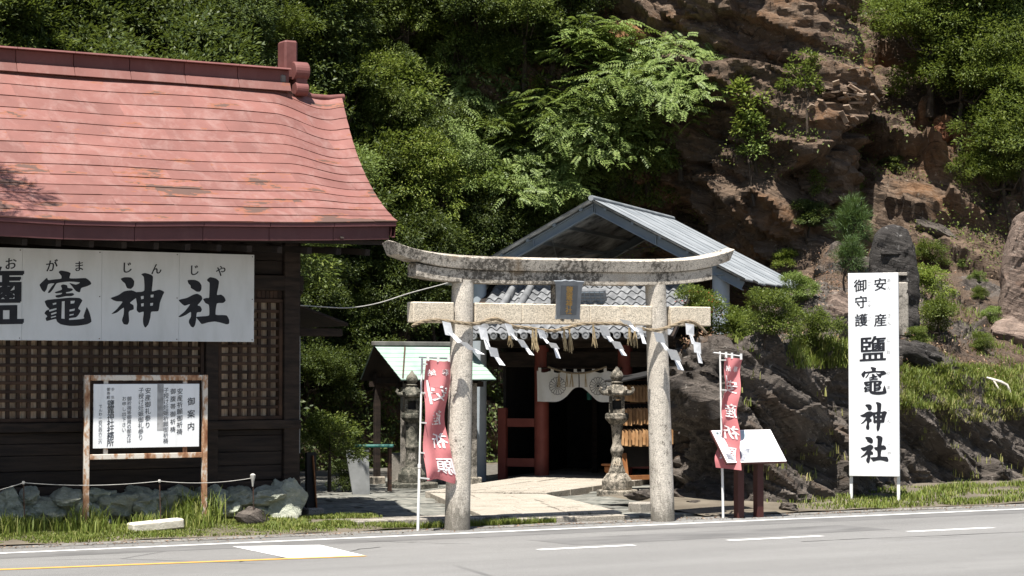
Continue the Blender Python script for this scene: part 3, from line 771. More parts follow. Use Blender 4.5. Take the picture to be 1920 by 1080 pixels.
def lattice(x0, x1, z0, z1):
    w = MB().box(x0, x1, YW+0.088, YW+0.094, z0, z1).build('lattice_window', M_soffit, bld)
    fr = 0.055
    for q in ((x0,x1,z0,z0+fr),(x0,x1,z1-fr,z1)): MB().box(q[0],q[1],YW-0.05,YW+0.08,q[2],q[3]).build('window_frame', M_slat, w, 0.005)
    for q in ((x0,x0+fr),(x1-fr,x1)): MB().box(q[0],q[1],YW-0.048,YW+0.078,z0+fr,z1-fr).build('window_frame', M_slat, w, 0.005)
    nx = round((x1-x0-2*fr)/0.146); nz = round((z1-z0-2*fr)/0.123)
    dx = (x1-x0-2*fr)/nx; dz = (z1-z0-2*fr)/nz
    for i in range(1, nx):
        x = x0+fr+i*dx + rs.uniform(-0.004,0.004); MB().box(x-0.026, x+0.026, YW-0.018, YW+0.022, z0+fr, z1-fr).build('slat', M_slat, w, 0.004)
    for j in range(1, nz):
        z = z0+fr+j*dz; MB().box(x0+fr, x1-fr, YW-0.030, YW+0.010, z-0.023, z+0.023).build('slat', M_slat, w, 0.004)
    x = x0+fr
    while x < x1-fr-0.02:
        ww = min(rs.uniform(0.05, 0.11), x1-fr-x)
        MB().box(x+0.002, x+ww-0.003, YW+0.055+rs.uniform(0,0.02), YW+0.086, z0+fr, z1-fr).build('backing_board', M_back, w)
        x += ww
lattice(8.21, 11.38, 1.495, 3.30); lattice(11.59, 12.59, 1.495, 3.24); lattice(4.81, 8.01, 1.495, 3.30)
x = 11.6
while x < 12.57:
    MB().box(x+0.003, x+0.062, YW-0.02, YW+0.03, 3.243, 3.357).build('transom_strip', M_slat, bld); x += 0.066
MB().box(12.845, 12.875, YW-0.04, YW-0.01, 1.0, 2.7).build('drainpipe', M_greypanel, bld)
MB().box(12.86, 12.88, YW-0.02, 33.3, 0.55, 4.6).build('side_wall', M_plank, bld)
# roof: concave front slope, rolled over at the gable
R0, R1, R2 = np.array([26.98,4.17]), np.array([28.42,5.06]), np.array([30.35,6.70])
def roof_edge(s): return 13.70 + 0.72*s**1.7
def roof_yz(s):
    p = R0*(1-s)**2 + 2*R1*s*(1-s) + R2*s*s; t = 2*(R1-R0)*(1-s) + 2*(R2-R1)*s; t /= np.linalg.norm(t)
    return p, np.array([-t[1], t[0]])
def roof_pt(x, s, o=0.0):
    p, n = roof_yz(s); e = roof_edge(s)
    dip = -0.24*float(smooth01(x, e-1.25, e-0.35))*s**0.9 + 0.05*float(smooth01(x, e-0.3, e))*s
    up = 0.13*float(smooth01(x, 9.5, 14.0))*(1-s)**2 + 0.012*math.sin(x*1.9 + s*5)
    return Vector((x, p[0]+n[0]*o, p[1]+n[1]*o + dip + up))
XL = -2.5
mb = MB(); NS = 16
def deck(sign):
    def top(u, v): 
        x = XL + (roof_edge(v)-XL-0.01)*u; q = roof_pt(x, v, -0.012)
        return q if sign > 0 else Vector((q.x, 2*R2[0]-q.y, q.z))
    return top
mb.grid(deck(1), 40, NS); mb.grid(deck(-1), 40, NS)
roof = mb.build('roof', M_ridge, bld, 0, True)
rs = random.Random(21); NROW = 15
for i in range(NROW):
    s0, s1 = i/NROW, min(1.0, (i+1)/NROW + 0.006)
    xs = [roof_edge(s0)]; x = roof_edge(s0) - rs.uniform(0.25, 0.9)
    while x > XL: xs.append(x); x -= rs.uniform(0.82, 0.98)
    xs.append(XL)
    for k in range(len(xs)-1):
        xb, xa = xs[k], xs[k+1]; nseg = 8 if xb > 12.0 else 4; mb = MB()
        last = k == 0; j0, j1 = rs.uniform(-0.003,0.003), rs.uniform(-0.004,0.004)
        rows = [[], [], []]
        for q in range(nseg+1):
            u = q/nseg; xl = xa + (xb-xa)*u
            xt = xl if not last else xa + (roof_edge(s1)-xa)*u
            rows[0].append(roof_pt(xl, s0, -0.004)); rows[1].append(roof_pt(xl, s0, 0.016+j0*(1-u)+j1*u)); rows[2].append(roof_pt(xt, s1, 0.004))
        m_ = nseg+1; vs = rows[0]+rows[1]+rows[2]
        fs = [(r*m_+q, r*m_+q+1, (r+1)*m_+q+1, (r+1)*m_+q) for r in range(2) for q in range(nseg)]
        mb.add(vs, fs).build('roof_panel', M_roof, roof)
# eave lip, fascia, soffit, gable board
x = 13.69
while x > XL:
    x2 = max(XL, x - 0.97); zz = lambda xx: roof_pt(xx, 0).z
    mb = MB(); mb.prism([(x2+0.003, 26.985, zz(x2)-0.06), (x-0.003, 26.985, zz(x)-0.06), (x-0.003, 26.985, zz(x)-0.006), (x2+0.003, 26.985, zz(x2)-0.006)], (0, 0.09, 0)).build('eave_lip', M_fascia, bld, 0.004)
    xr = min(x, 13.60)
    mb = MB(); mb.prism([(x2+0.003, 27.03, zz(x2)-0.245), (xr-0.003, 27.03, zz(xr)-0.245), (xr-0.003, 27.03, zz(xr)-0.062), (x2+0.003, 27.03, zz(x2)-0.062)], (0, 0.05, 0)).build('fascia_panel', M_fascia, bld, 0.004)
    x = x2
MB().prism([(XL,27.09,3.88),(13.55,27.09,3.98),(13.55,YW+0.3,4.10),(XL,YW+0.3,4.06)], (0,0,0.06)).build('soffit', M_soffit, bld)
for k in range(34):
    x = 13.3 - k*0.45
    MB().beam((x, 27.12, 3.87), (x, YW, 3.98), 0.07, 0.09).build('rafter', M_soffit, bld)
mb = MB(); pts = [(roof_edge(s), s) for s in np.linspace(0, 1, 13)]
for (xa, sa), (xb, sb) in zip(pts[:-1], pts[1:]):
    p, q = roof_pt(xa-0.015, sa, -0.02), roof_pt(xb-0.015, sb, -0.02)
    mb.add([p, q, q-Vector((0.02,0,0.20)), p-Vector((0.02,0,0.20)), p-Vector((0.06,0,0)), q-Vector((0.06,0,0)), q-Vector((0.08,0,0.20)), p-Vector((0.08,0,0.20))], [(0,1,2,3),(7,6,5,4),(3,2,6,7)])
    f2 = lambda v: Vector((v.x, 2*R2[0]-v.y, v.z)); p, q = f2(p), f2(q)
    mb.add([p, q, q-Vector((0.02,0,0.20)), p-Vector((0.02,0,0.20))], [(0,1,2,3)])
mb.build('gable_board', M_fascia, bld)
mb = MB(); gp = [(12.87, *roof_yz(s)[0]) for s in np.linspace(0, 1, 9)]
gl_ = [Vector((12.87, p[1], p[2]-0.12)) for p in gp]; gl_ += [Vector((12.87, 2*R2[0]-p.y, p.z)) for p in gl_[-2::-1]]
mb.prism(gl_, (-0.05,0,0)); mb.build('gable_wall', M_plank, bld)
tube = [roof_pt(13.55, 0.985, 0.03), roof_pt(13.9, 0.985, 0.035), roof_pt(14.2, 0.985, 0.03), roof_pt(14.46, 0.985, 0.02)]
MB().tube([t + Vector((0, 0.08, 0.02)) for t in tube], 0.055, 10).build('gable_roll', M_ridge, bld, 0, True)
# ridge
for k in range(18):
    x0 = 13.42 - (k+1)*0.86; x1 = x0 + 0.855; z = R2[1]
    MB().prism([(x0,30.02,z-0.20),(x0,30.68,z-0.20),(x0,30.62,z-0.06),(x0,30.08,z-0.06)], (x1-x0,0,0)).build('ridge_skirt', M_roof, roof, 0.006)
    MB().box(x0+0.002, x1, 30.12, 30.58, z-0.059, z+0.13).build('ridge_panel', M_ridge, roof, 0.006)
    MB().prism([(x0,30.02,z+0.132),(x0,30.68,z+0.132),(x0,30.66,z+0.16),(x0,30.35,z+0.205),(x0,30.04,z+0.16)], (x1-x0,0,0)).build('ridge_cap', M_ridge, roof, 0.004)
on = MB().box(13.38, 13.60, 30.20, 30.50, R2[1]+0.02, R2[1]+0.62).build('ridge_ornament', M_ridge, bld, 0.03)
def boss(name, cy, cz, r, x0, x1, n=22):
    pts = [(x0, cy + r*math.cos(2*math.pi*k/n), cz + r*math.sin(2*math.pi*k/n)) for k in range(n)]
    return MB().prism(pts, (x1-x0,0,0)).build(name, M_ridge, on, 0.012)
boss('ornament_scroll', 30.18, R2[1]+0.14, 0.145, 13.50, 13.74)
boss('ornament_scroll', 30.16, R2[1]-0.14, 0.11, 13.52, 13.73)
MB().box(13.53, 13.72, 30.10, 30.50, R2[1]-0.24, R2[1]+0.12).build('ornament_body', M_ridge, on, 0.015)
MB().box(13.26, 13.37, 30.10, 30.28, R2[1]-0.08, R2[1]+0.07).build('mortar_patch', M_gutter, on, 0.03)
# small dark awning on the side wall
aw = MB().prism([(12.89,29.2,3.30),(14.0,29.2,2.92),(14.0,29.2,2.87),(12.89,29.2,3.25)], (0,2.4,0)).build('side_awning', M_darkwood, bld, 0.008)
MB().box(12.89, 13.95, 29.3, 29.38, 2.72, 2.84).build('awning_beam', M_darkwood, aw, 0.006)
# foundation of rough green stones
sm = [rock_mesh('foundation_stone', 40+i, M_schist, 4, 0.75, 0.24) for i in range(6)]
MB().box(-3, 12.78, 28.36, 28.6, -0.1, 0.50).build('footing', M_bed, bld)
st = [(50,740,60,75),(150,670,42,25),(170,740,55,52),(235,755,72,48),(330,690,72,45),(375,752,46,54),(490,675,55,32),(600,722,95,55),(705,670,48,30),(722,735,70,48),(790,680,42,30),(830,722,52,52),(915,672,64,38),(960,740,60,50),(1080,710,64,68),(1190,680,70,36),(1170,735,56,42),(1345,680,88,36),(1290,742,66,44),(515,815,26,28),(440,745,50,50),(1020,690,40,40)]
rs = random.Random(5)
for i, (x, y, w, h) in enumerate(st):
    p = at(x/2.7, 680+y/2.7, y=28.24+rs.uniform(-0.05,0.05)); k = p.y/27.5*0.0070/2.7*1.14
    put_rock('foundation_stone', sm[i % 6], p, (w*k*1.24, 0.27, h*k*1.24), (rs.uniform(-.2,.2), rs.uniform(-.25,.25), rs.uniform(-.3,.3)), bld)
for k in range(14):
    put_rock('foundation_stone', sm[k % 6], (8.1-k*0.62, 28.25, rs.uniform(0.15,0.3)), (rs.uniform(.3,.45), .26, rs.uniform(.22,.36)), (0,rs.uniform(-.3,.3),rs.uniform(-.3,.3)), bld)
put_rock('foundation_stone', rock_mesh('foundation_stone', 61, M_schist, 4, 0.9, 0.22), (12.50, 28.18, 0.28), (0.30,0.32,0.42), (0.1,0.35,0.2), bld)

# big name board on the wall
YS = 28.29
sign = thing('name_board', 'long white shrine name board with heavy black brush characters under the red roof', 'sign', (9.0, YS, 2.61))
xr = [4.2, 5.3, 6.43, 7.56, 8.68, 9.80, 10.93, 12.07]
for a_, b_ in zip(xr[:-1], xr[1:]):
    MB().box(a_+0.001, b_-0.001, YS, YS+0.03, 2.61, 3.86).build('board_panel', M_white, sign, 0.003)
    for zz in (2.64, 3.22, 3.83):
        MB().tube([(b_-0.03, YS-0.004, zz), (b_-0.03, YS+0.001, zz)], 0.008, 8).build('nail', M_iron, sign)
for zz in (2.75, 3.7): MB().box(4.2, 12.0, YS+0.032, YW-0.112, zz-0.03, zz+0.03).build('batten', M_darkwood, sign)
for ch in '竈神社':
    V, F, (ox, oy, sc_) = BRF[ch]; mb = MB()
    mb.add([at(ox + x/sc_, oy - y/sc_, y=YS-0.002-0.0006*g) for x, y, g in V], F); mb.build('brush_character', M_ink, sign)
mb = MB(); write(mb, '鹽', Vector((8.27, YS, 3.20)), X_, Z_, -Y_, 0.86, 0.024, 0.003, slant=0.03, wx=1.05); mb.build('brush_character', M_ink, sign)
for ch, px, py, sz in (('お',20,494,0.175),('が',97,498,0.175),('ま',148,499,0.155),('じ',238,501,0.17),('ん',293,504,0.165),('じ',364,506,0.165),('や',414,508,0.165)):
    mb = MB(); write(mb, ch, at(px, py, y=YS), X_, Z_, -Y_, sz, 0.02, 0.002, slant=0.12); mb.build('small_character', M_ink, sign)
mb = MB(); write(mb, 'し', Vector((7.95, YS, 3.66)), X_, Z_, -Y_, 0.17, 0.02, 0.002); mb.build('small_character', M_ink, sign)

# ------------------------------------------------------------------ free-standing notice board
YN = 27.68
nb_ = thing('notice_board', 'handwritten white notice board in a rusty frame standing in the grass', 'notice board', at(270, 985, y=YN))
xa, xb = at(163, 712, y=YN).x, at(384, 712, y=YN).x; zt = at(160, 703, y=YN).z; zr = at(270, 855, y=YN).z
for x in (xa, xb): MB().box(x-0.036, x+0.036, YN-0.03, YN+0.03, -0.05, zt).build('post', M_frame, nb_, 0.006)
MB().box(xa+0.043, xb-0.043, YN-0.028, YN+0.028, zt-0.075, zt-0.002).build('crossbar', M_frame, nb_, 0.005)
MB().box(xa+0.043, xb-0.043, YN-0.028, YN+0.028, zr-0.035, zr+0.035).build('crossbar', M_frame, nb_, 0.005)
A, C = at(175, 841, y=YN-0.03), at(374, 719.5, y=YN-0.03)
for fx in (0.12, 0.87):
    x = A.x + (C.x-A.x)*fx
    MB().box(x-0.03, x+0.03, YN-0.005, YN+0.02, C.z-0.01, zt-0.077).build('hanger', M_frame, nb_)
    MB().box(x-0.03, x+0.03, YN-0.005, YN+0.02, zr+0.036, A.z+0.01).build('hanger', M_frame, nb_)
MB().box(A.x, C.x, YN-0.03, YN-0.008, A.z, C.z).build('white_panel', M_signwhite, nb_, 0.003)
MB().box(A.x+(C.x-A.x)*0.595, A.x+(C.x-A.x)*0.655, YN-0.0312, YN-0.0302, A.z+0.26*(C.z-A.z), C.z-0.003).build('faded_strip', M_greyink, nb_)
def ncol(text, zx, z0y, z1y, size, m, wv=0.0, off=0.006):
    """a written column of the notice; zx, z0y, z1y in the units of the 6x enlargement"""
    mb = MB(); n = len(text)
    for i, ch in enumerate(text):
        if ch == ' ': continue
        yy = z0y + (z1y-z0y)*(i/(max(1, n-1)))
        write(mb, ch, at(150 + (zx - 0.012*(yy-500))/6, 690 + yy/6, y=YN-0.0315), X_, Z_, -Y_, size, off, 0.0006, slant=0.10+0.05*math.sin(i*3.1))
    mb.build('handwriting', m, nb_)
ncol('御案内', 1250, 375, 655, 0.115, M_ink, off=0.012)
ncol('安産祈願御祈祷', 1122, 262, 715, 0.088, M_ink, off=0.008); ncol('御腹帯御祈祷', 1045, 262, 690, 0.082, M_ink, off=0.006)
ncol('子授け妊娠祈願御祈祷', 967, 250, 820, 0.078, M_fadedink); ncol('安産御礼参り', 762, 255, 640, 0.088, M_ink, off=0.008)
ncol('子授け妊娠御礼参り', 685, 250, 780, 0.080, M_fadedink, off=0.008); ncol('御祈祷等御用の御方は', 553, 345, 815, 0.066, M_fadedink); ncol('お申し出下さい', 495, 345, 695, 0.064, M_fadedink)
ncol('参 集', 366, 240, 330, 0.05, M_greyink); ncol('御寿殿', 318, 240, 330, 0.05, M_fadedink)
ncol('鹽竈神社社務所', 345, 400, 840, 0.105, M_ink, off=0.010); ncol('でんわ一四〇四六二六', 230, 430, 830, 0.052, M_fadedink)

# ------------------------------------------------------------------ small things in the verge
pts = [at(44, 905, y=27.35), at(299, 902, y=27.35), at(474, 896, y=27.35)]
for k, (p, lab) in enumerate(zip(pts, ('thin rusty stake leaning in tall grass at the far end of the rope', 'thin rusty stake behind the white slab holding up the rope', 'thin rusty stake with white knotted rope end beside the grey stone'))):
    t = thing('rope_stake', lab, 'stake', (p.x, p.y, 0.0), 'stakes of the rope fence')
    MB().tube([(p.x+0.03, p.y, -0.05), (p.x, p.y, p.z+0.02)], 0.008, 8).build('rod', M_iron, t)
    if k == 2: MB().lathe([(0.01,-0.12),(0.02,-0.05),(0.035,0.0),(0.04,0.04),(0.015,0.06)], 8, (p.x, p.y, p.z)).build('rope_knot', M_cord, t, 0, True)
    else: MB().lathe([(0.016,-0.02),(0.022,0.0),(0.016,0.02)], 8, (p.x, p.y, p.z)).build('rope_knot', M_cord, t, 0, True)
rp = []
ends = [Vector((pts[0].x-1.6, 27.4, 0.45))] + pts
for a_, b_ in zip(ends[:-1], ends[1:]):
    for k in range(10):
        u = k/10; q = a_.lerp(b_, u); q = Vector((q.x, q.y-0.014, q.z - 0.09*u*(1-u)*4*0.5)); rp.append(q)
rp.append(pts[2])
tag(MB().tube(rp, 0.0048, 6).build('barrier_rope', M_cord, None, 0, True), 'thin grey rope strung low between stakes before the stone foundation', 'rope')
p = at(292, 987, y=27.2)
tag(MB().obox((p.x, p.y, 0.13), Vector((1,0.05,0.06)).normalized(), Y_, Vector((-0.06,0,1)).normalized(), 0.74, 0.26, 0.13).build('concrete_slab', M_whitestone, None, 0.02), 'long pale concrete slab lying in grass below the notice board', 'slab')
p = at(472, 972, y=27.45)
s_ = put_rock('grey_stone', rock_mesh('grey_stone', 71, M_outcrop, 3, 0.9, 0.08), (p.x, 27.45, 0.17), (0.30,0.20,0.17), (0,0.08,0.1))
tag(s_, 'flat-topped grey stone in grass in front of the building corner', 'stone')

# ------------------------------------------------------------------ torii
YT = 26.05
tor = thing('torii_gate', 'pale granite torii gate with upturned lintel at the roadside entrance', 'torii gate', (15.85, YT, 0))
PL, PR = at(857, 990, y=YT), at(1243, 977, y=YT); TL, TR = at(868, 530, y=YT), at(1229, 540, y=YT)
for p, q in ((PL, TL), (PR, TR)):
    pts, rr = [], []
    for k in range(13):
        u = k/12; pts.append(Vector((p.x + (q.x-p.x)*u, YT, -0.08 + 3.54*u))); rr.append(0.178 - 0.026*u)
    MB().tube(pts, rr, 28).build('pillar', M_granite, tor, 0, True)
XC = (at(722,460,y=YT).x + at(1368,470,y=YT).x)/2; HW = (at(1368,470,y=YT).x - at(722,460,y=YT).x)/2
def lintel(name, half, z0, z1, yd0, yd1, rise, flare, m, crest=0.0, n=44):
    mb = MB(); sec = [(-yd0, 0), (-yd1, 1), (0, 1+crest), (yd1, 1), (yd0, 0)]; base = []
    for i in range(n+1):
        t = -1 + 2*i/n
        for yy, k in sec:
            x = XC + t*(half + flare*k); r_ = rise*abs(t)**5 + 0.03*t
            mb.v.append(Vector((x, YT+yy, z0 + (z1-z0)*k + r_)))
    ns = len(sec)
    for i in range(n):
        for k in range(ns):
            k2 = (k+1) % ns; mb.f.append((i*ns+k, i*ns+k2, (i+1)*ns+k2, (i+1)*ns+k))
    mb.f.append(tuple(range(ns))[::-1]); mb.f.append(tuple(n*ns+k for k in range(ns)))
    return mb.build(name, m, tor, 0.008)
lintel('secondary_lintel', 2.475, 3.425, 3.606, 0.135, 0.135, 0.10, 0.0, M_beam)
lintel('top_lintel', HW-0.11, 3.608, 3.775, 0.17, 0.205, 0.205, 0.06, M_beam, 0.22)
zn0, zn1 = 2.86, 3.145; xn0, xn1 = at(769,590,y=YT).x, at(1326,590,y=YT).x
xp0, xp1 = (PL.x+TL.x)/2+0.02, (PR.x+TR.x)/2-0.02
for a_, b_ in ((xn0, xp0-0.166), (xp0+0.166, 15.15), (15.155, 16.28), (16.285, xp1-0.166), (xp1+0.166, xn1)):
    MB().box(a_, b_, YT-0.10, YT+0.10, zn0, zn1).build('tie_beam', M_nuki, tor, 0.012)
MB().box(15.72, 16.08, YT-0.085, YT+0.085, zn1+0.001, 3.43).build('central_strut', M_beam, tor, 0.01)
# plaque leaning forward from the centre
pq = thing('name_plaque', 'grey framed plaque with gold characters hung at the centre of the torii', 'plaque', (15.86, YT-0.3, 2.95))
c0, c1 = at(1063, 598, y=YT-0.22), at(1066, 524, y=YT-0.42)
Uq = (c1-c0).normalized(); Rq = X_.copy(); Nq = Rq.cross(Uq) if Rq.cross(Uq).y < 0 else Uq.cross(Rq); Nq.normalize()
Hq = (c1-c0).length
def qp(u, v, e=0.0): return c0 + Rq*u + Uq*(v*Hq) + Nq*e
out = [(-0.205,0.0),(-0.10,0.02),(0.0,0.0),(0.10,0.02),(0.205,0.0),(0.195,0.10),(0.20,0.5),(0.215,0.86),(0.25,0.97),(0.13,0.975),(0.06,1.0),(0.0,0.98),(-0.06,1.0),(-0.13,0.975),(-0.25,0.97),(-0.215,0.86),(-0.20,0.5),(-0.195,0.10)]
MB().prism([qp(u, v) for u, v in out], Nq*0.035).build('plaque_frame', M_plaque, pq, 0.004)
MB().prism([qp(-0.13,0.12,0.0355), qp(0.13,0.12,0.0355), qp(0.14,0.86,0.0355), qp(-0.14,0.86,0.0355)], Nq*0.004).build('plaque_panel', simple('plaque_field', (0.12,0.13,0.14), (0.16,0.17,0.18), 5, 0.5, 0.0), pq)
mb = MB()
for i, ch in enumerate('鹽竈神社'): write(mb, ch, qp(0.0, 0.76-0.175*i, 0.040), Rq, Uq, Nq, 0.118, 0.012, 0.002)
mb.build('gold_lettering', M_gold, pq)
for u in (-0.08, 0.09): MB().obox(qp(u, -0.01, 0.0), Rq, Uq, Nq, 0.035, 0.05, 0.06).build('bracket', M_beam, pq)

# straw rope with zigzag papers
shm = thing('shimenawa_rope', 'twisted straw rope with white zigzag papers tied along the torii tie beam', 'rope', (15.8, YT-0.2, 2.8))
yr = lambda px: YT - 0.135 - 0.075*math.exp(-((px-868)/26)**2) - 0.075*math.exp(-((px-1232)/26)**2)
key = [(772,611),(790,604),(815,600),(845,603),(868,606),(893,607),(925,598),(945,603),(962,612),(990,615),(1015,619),(1040,620),(1062,615),(1090,608),(1120,607),(1150,607),(1175,609),(1200,616),(1232,619),(1258,612),(1280,604),(1298,604),(1312,612),(1325,625)]
ck = catmull(key, 8); rope = [at(x, y, y=yr(x)) for x, y in ck]
for ph in (0, 2.094, 4.189):
    q = []
    for i, p in enumerate(rope):
        L = i*0.24*1.9 + ph
        q.append(p + Vector((0, math.cos(L), math.sin(L)))*0.013)
    MB().tube(q, [0.0145*min(1, 0.45+0.25*min(i, len(q)-1-i)) for i in range(len(q))], 6).build('strand', M_rope, shm, 0, True)
rs = random.Random(31)
def shide(px, py, segs, w, tilt, y):
    """folded strip: each leaf steps sideways and down; lengths in pixels of the photograph at the rope's depth"""
    p = at(px, py, y=y); mb = MB(); k = p.y/26.0*0.0074
    x, z = p.x, p.z; yy = y-0.02; W_ = w*k*0.82
    for i, (dx, dz) in enumerate(segs):
        tw_ = rs.uniform(0.03,0.09)*(1 if i % 2 else -1); dl = 0.10*W_*(1 if i % 2 else 2.2); j = rs.uniform(-0.06,0.06)*W_
        c_ = [Vector((x, yy, z)), Vector((x+W_, yy+tw_, z-dl)), Vector((x+W_+dx*k, yy+tw_*0.4, z-dz*k*1.12-dl+j)), Vector((x+dx*k*0.9, yy-tw_*0.3, z-dz*k*1.12+j))]
        mb.add(c_, [(0,1,2,3)]); mb.add([v + Vector((0,0.003,0)) for v in c_], [(3,2,1,0)])
        x = x + dx*k*0.75 + W_*(0.42 if i % 2 else 0.30); z = z - dz*k*0.86 - dl*0.4; yy = yy - 0.004
    mb.build('paper_streamer', M_paper, shm)
yf = YT-0.30
shide(828,602,[(8,22),(22,18),(24,14),(20,10)],19,0,yf-0.02); shide(895,612,[(8,22),(6,20),(8,16),(14,18)],18,0,yf)
shide(945,606,[(10,20),(12,12),(14,14),(14,16)],15,0,yf+0.1); shide(1006,617,[(8,15),(10,12),(12,10),(6,18)],15,0,yf+0.1)
shide(1122,610,[(10,18),(12,14),(14,14),(10,14)],17,0,yf+0.1); shide(1160,598,[(14,8),(14,12)],22,0,yf+0.06); shide(1190,612,[(8,14),(6,18)],15,0,yf+0.1)
shide(1224,622,[(10,18),(14,18),(16,20),(10,20)],20,0,yf-0.02); shide(1284,606,[(4,20),(6,20),(4,20),(4,22)],17,0,yf+0.1)
for px, py, ln in ((955,615,36),(998,618,40),(1004,618,42),(1057,618,40),(1068,617,46),(1112,610,42),(1180,614,36),(1190,615,38)):
    p = at(px, py, y=YT-0.16); mb = MB(); k = 0.0074
    for j in range(9):
        dx = rs.uniform(-0.02, 0.075); mb.tube([p + Vector((rs.uniform(-.01,.01), rs.uniform(-.02,.02), 0)), p + Vector((dx*0.5, rs.uniform(-.02,.02), -ln*k*0.5)), p + Vector((dx, rs.uniform(-.03,.03), -ln*k*rs.uniform(0.85,1.05)))], [0.006,0.005,0.003], 4)
    mb.build('straw_tassel', M_straw, shm)

# ------------------------------------------------------------------ banners on poles
def banner(name, label, pole0, pole1, fn, zt, cols, arm, clips):
    t = thing(name, label, 'banner', (pole0.x, pole0.y, 0), 'red dedication banners')
    MB().tube([pole0, pole0.lerp(pole1, 0.38)], 0.020, 10).build('pole', M_pole, t, 0, True)
    MB().tube([pole0.lerp(pole1, 0.375), pole1], 0.015, 10).build('pole', M_pole, t, 0, True)
    MB().tube([pole0.lerp(pole1,0.37), pole0.lerp(pole1,0.39)], 0.026, 10).build('pole_clamp', M_pole, t, 0, True)
    MB().tube(arm, 0.010, 8).build('crossbar', M_pole, t, 0, True)
    mb = MB(); mb.grid(lambda u, v: fn(u, v), 22, 60)
    cl = mb.build('cloth', M_banner, t, 0, True)
    def nrm(u, v):
        e = 0.01; a_ = fn(u+e, v)-fn(u-e, v); b_ = fn(u, v+e)-fn(u, v-e); n = a_.cross(b_).normalized()
        return n if n.dot(EYE - fn(u, v)) > 0 else -n
    def put(ch, u, v, su, sv, off, name='lettering'):
        V, F = glyph(ch); mb = MB()
        for j, (sx, sy) in enumerate(((0,0),(off,off*0.4),(-off,-off*0.4))):
            mb.add([fn(u - (x+sx)*su, v - (y+sy)*sv) + nrm(u - (x+sx)*su, v - (y+sy)*sv)*(0.006+0.0008*j) for x, y in V], F)
        me = mb.build(name, M_bannerwhite, cl)
    for c in cols: put(*c)
    for v in clips: 
        a_ = fn(0.0, v); d = (pole0 - pole1).normalized(); s_ = (a_ - pole0).dot(d); b_ = pole0 + d*s_
        MB().beam(b_, a_ + (a_-b_)*0.3, 0.006, 0.02).build('clip', M_pole, t)
    for u in (0.12, 0.5, 0.9):
        p = fn(u, 0.0); MB().obox(p + Vector((0,-0.004,0.03)), X_, Y_, Z_, 0.035, 0.012, 0.09).build('loop', M_pole, t)
    mb = MB()
    mb.grid(lambda u, v: fn(0.09+0.07*u+0.08*v, 0.165+0.20*v) + nrm(0.12+0.08*v, 0.165+0.20*v)*0.006, 2, 12); mb.build('lettering', M_bannerwhite, cl)
p0, p1 = at(783.5, 996, y=26.15), at(791.5, 672, y=26.15); p0.z = -0.02
ztop, zbot = at(800, 676, y=26.1).z, at(800, 900, y=26.1).z
def fnL(u, v):
    px0 = 791 + 1*math.sin(v*5) - 5*v; px1 = 836 - 9*v + 12*float(smooth01(v, 0.72, 1.0)) + 3*math.sin(v*9)
    px = px0 + (px1-px0)*u; yy = 26.02 + 0.055*math.sin(v*11 + u*3.0)*(0.25+v) + 0.05*math.sin(u*6.5 + v*5) - 0.10*u*float(smooth01(v, 0.8, 1))
    p = at(px, 700, y=26.1)
    return Vector((p.x, yy - 0.05, ztop + (zbot-ztop)*v + 0.012*math.sin(u*7)*(v < 0.05) + 0.05*u*float(smooth01(v, 0.82, 1.0))*math.sin(u*5)))
cL = [('奉',0.72,0.100,0.30,0.058,0.012),('納',0.27,0.100,0.30,0.058,0.012),('安',0.52,0.275,0.66,0.135,0.02),('産',0.56,0.475,0.66,0.135,0.02),('祈',0.66,0.670,0.66,0.135,0.02),('願',0.72,0.875,0.60,0.135,0.02)]
banner('dedication_banner', 'faded red banner with white characters on a white pole beside the torii pillar', p0, p1, fnL, ztop, cL, [at(786,670,y=26.15), at(846,673,y=26.1)], (0.03,0.27,0.52,0.77,0.98))
q0, q1 = at(1356, 973, y=26.12), at(1350, 659, y=26.12); q0.z = -0.02
zt2, zb2 = at(1360, 669, y=26.1).z, at(1360, 876, y=26.1).z
def fnR(u, v):
    px0 = 1347.5 + 6.0*v - 12*float(smooth01(v, 0.76, 0.95)); px1 = 1382 - 24*v**0.75 + 2*math.sin(v*9)
    px = px0 + (px1-px0)*u
    yy = 26.05 + 0.22*math.sin(u*2.6 + v*2.0)*(0.3+0.7*v) + 0.03*math.sin(v*17 + u*6)
    p = at(px, 700, y=26.1)
    return Vector((p.x, yy - 0.12, zt2 + (zb2-zt2)*v - 0.03*u))
cR = [('奉',0.72,0.10,0.30,0.058,0.012),('納',0.27,0.10,0.30,0.058,0.012),('安',0.55,0.26,0.75,0.13,0.02),('産',0.66,0.475,0.72,0.13,0.02),('祈',0.62,0.67,0.72,0.13,0.02),('願',0.5,0.86,0.66,0.12,0.02)]
banner('dedication_banner', 'narrow wind-twisted red banner on a white pole in front of the information panel', q0, q1, fnR, zt2, cR, [at(1337,661,y=26.12), at(1391,668,y=26.1)], (0.03,0.3,0.55,0.8))

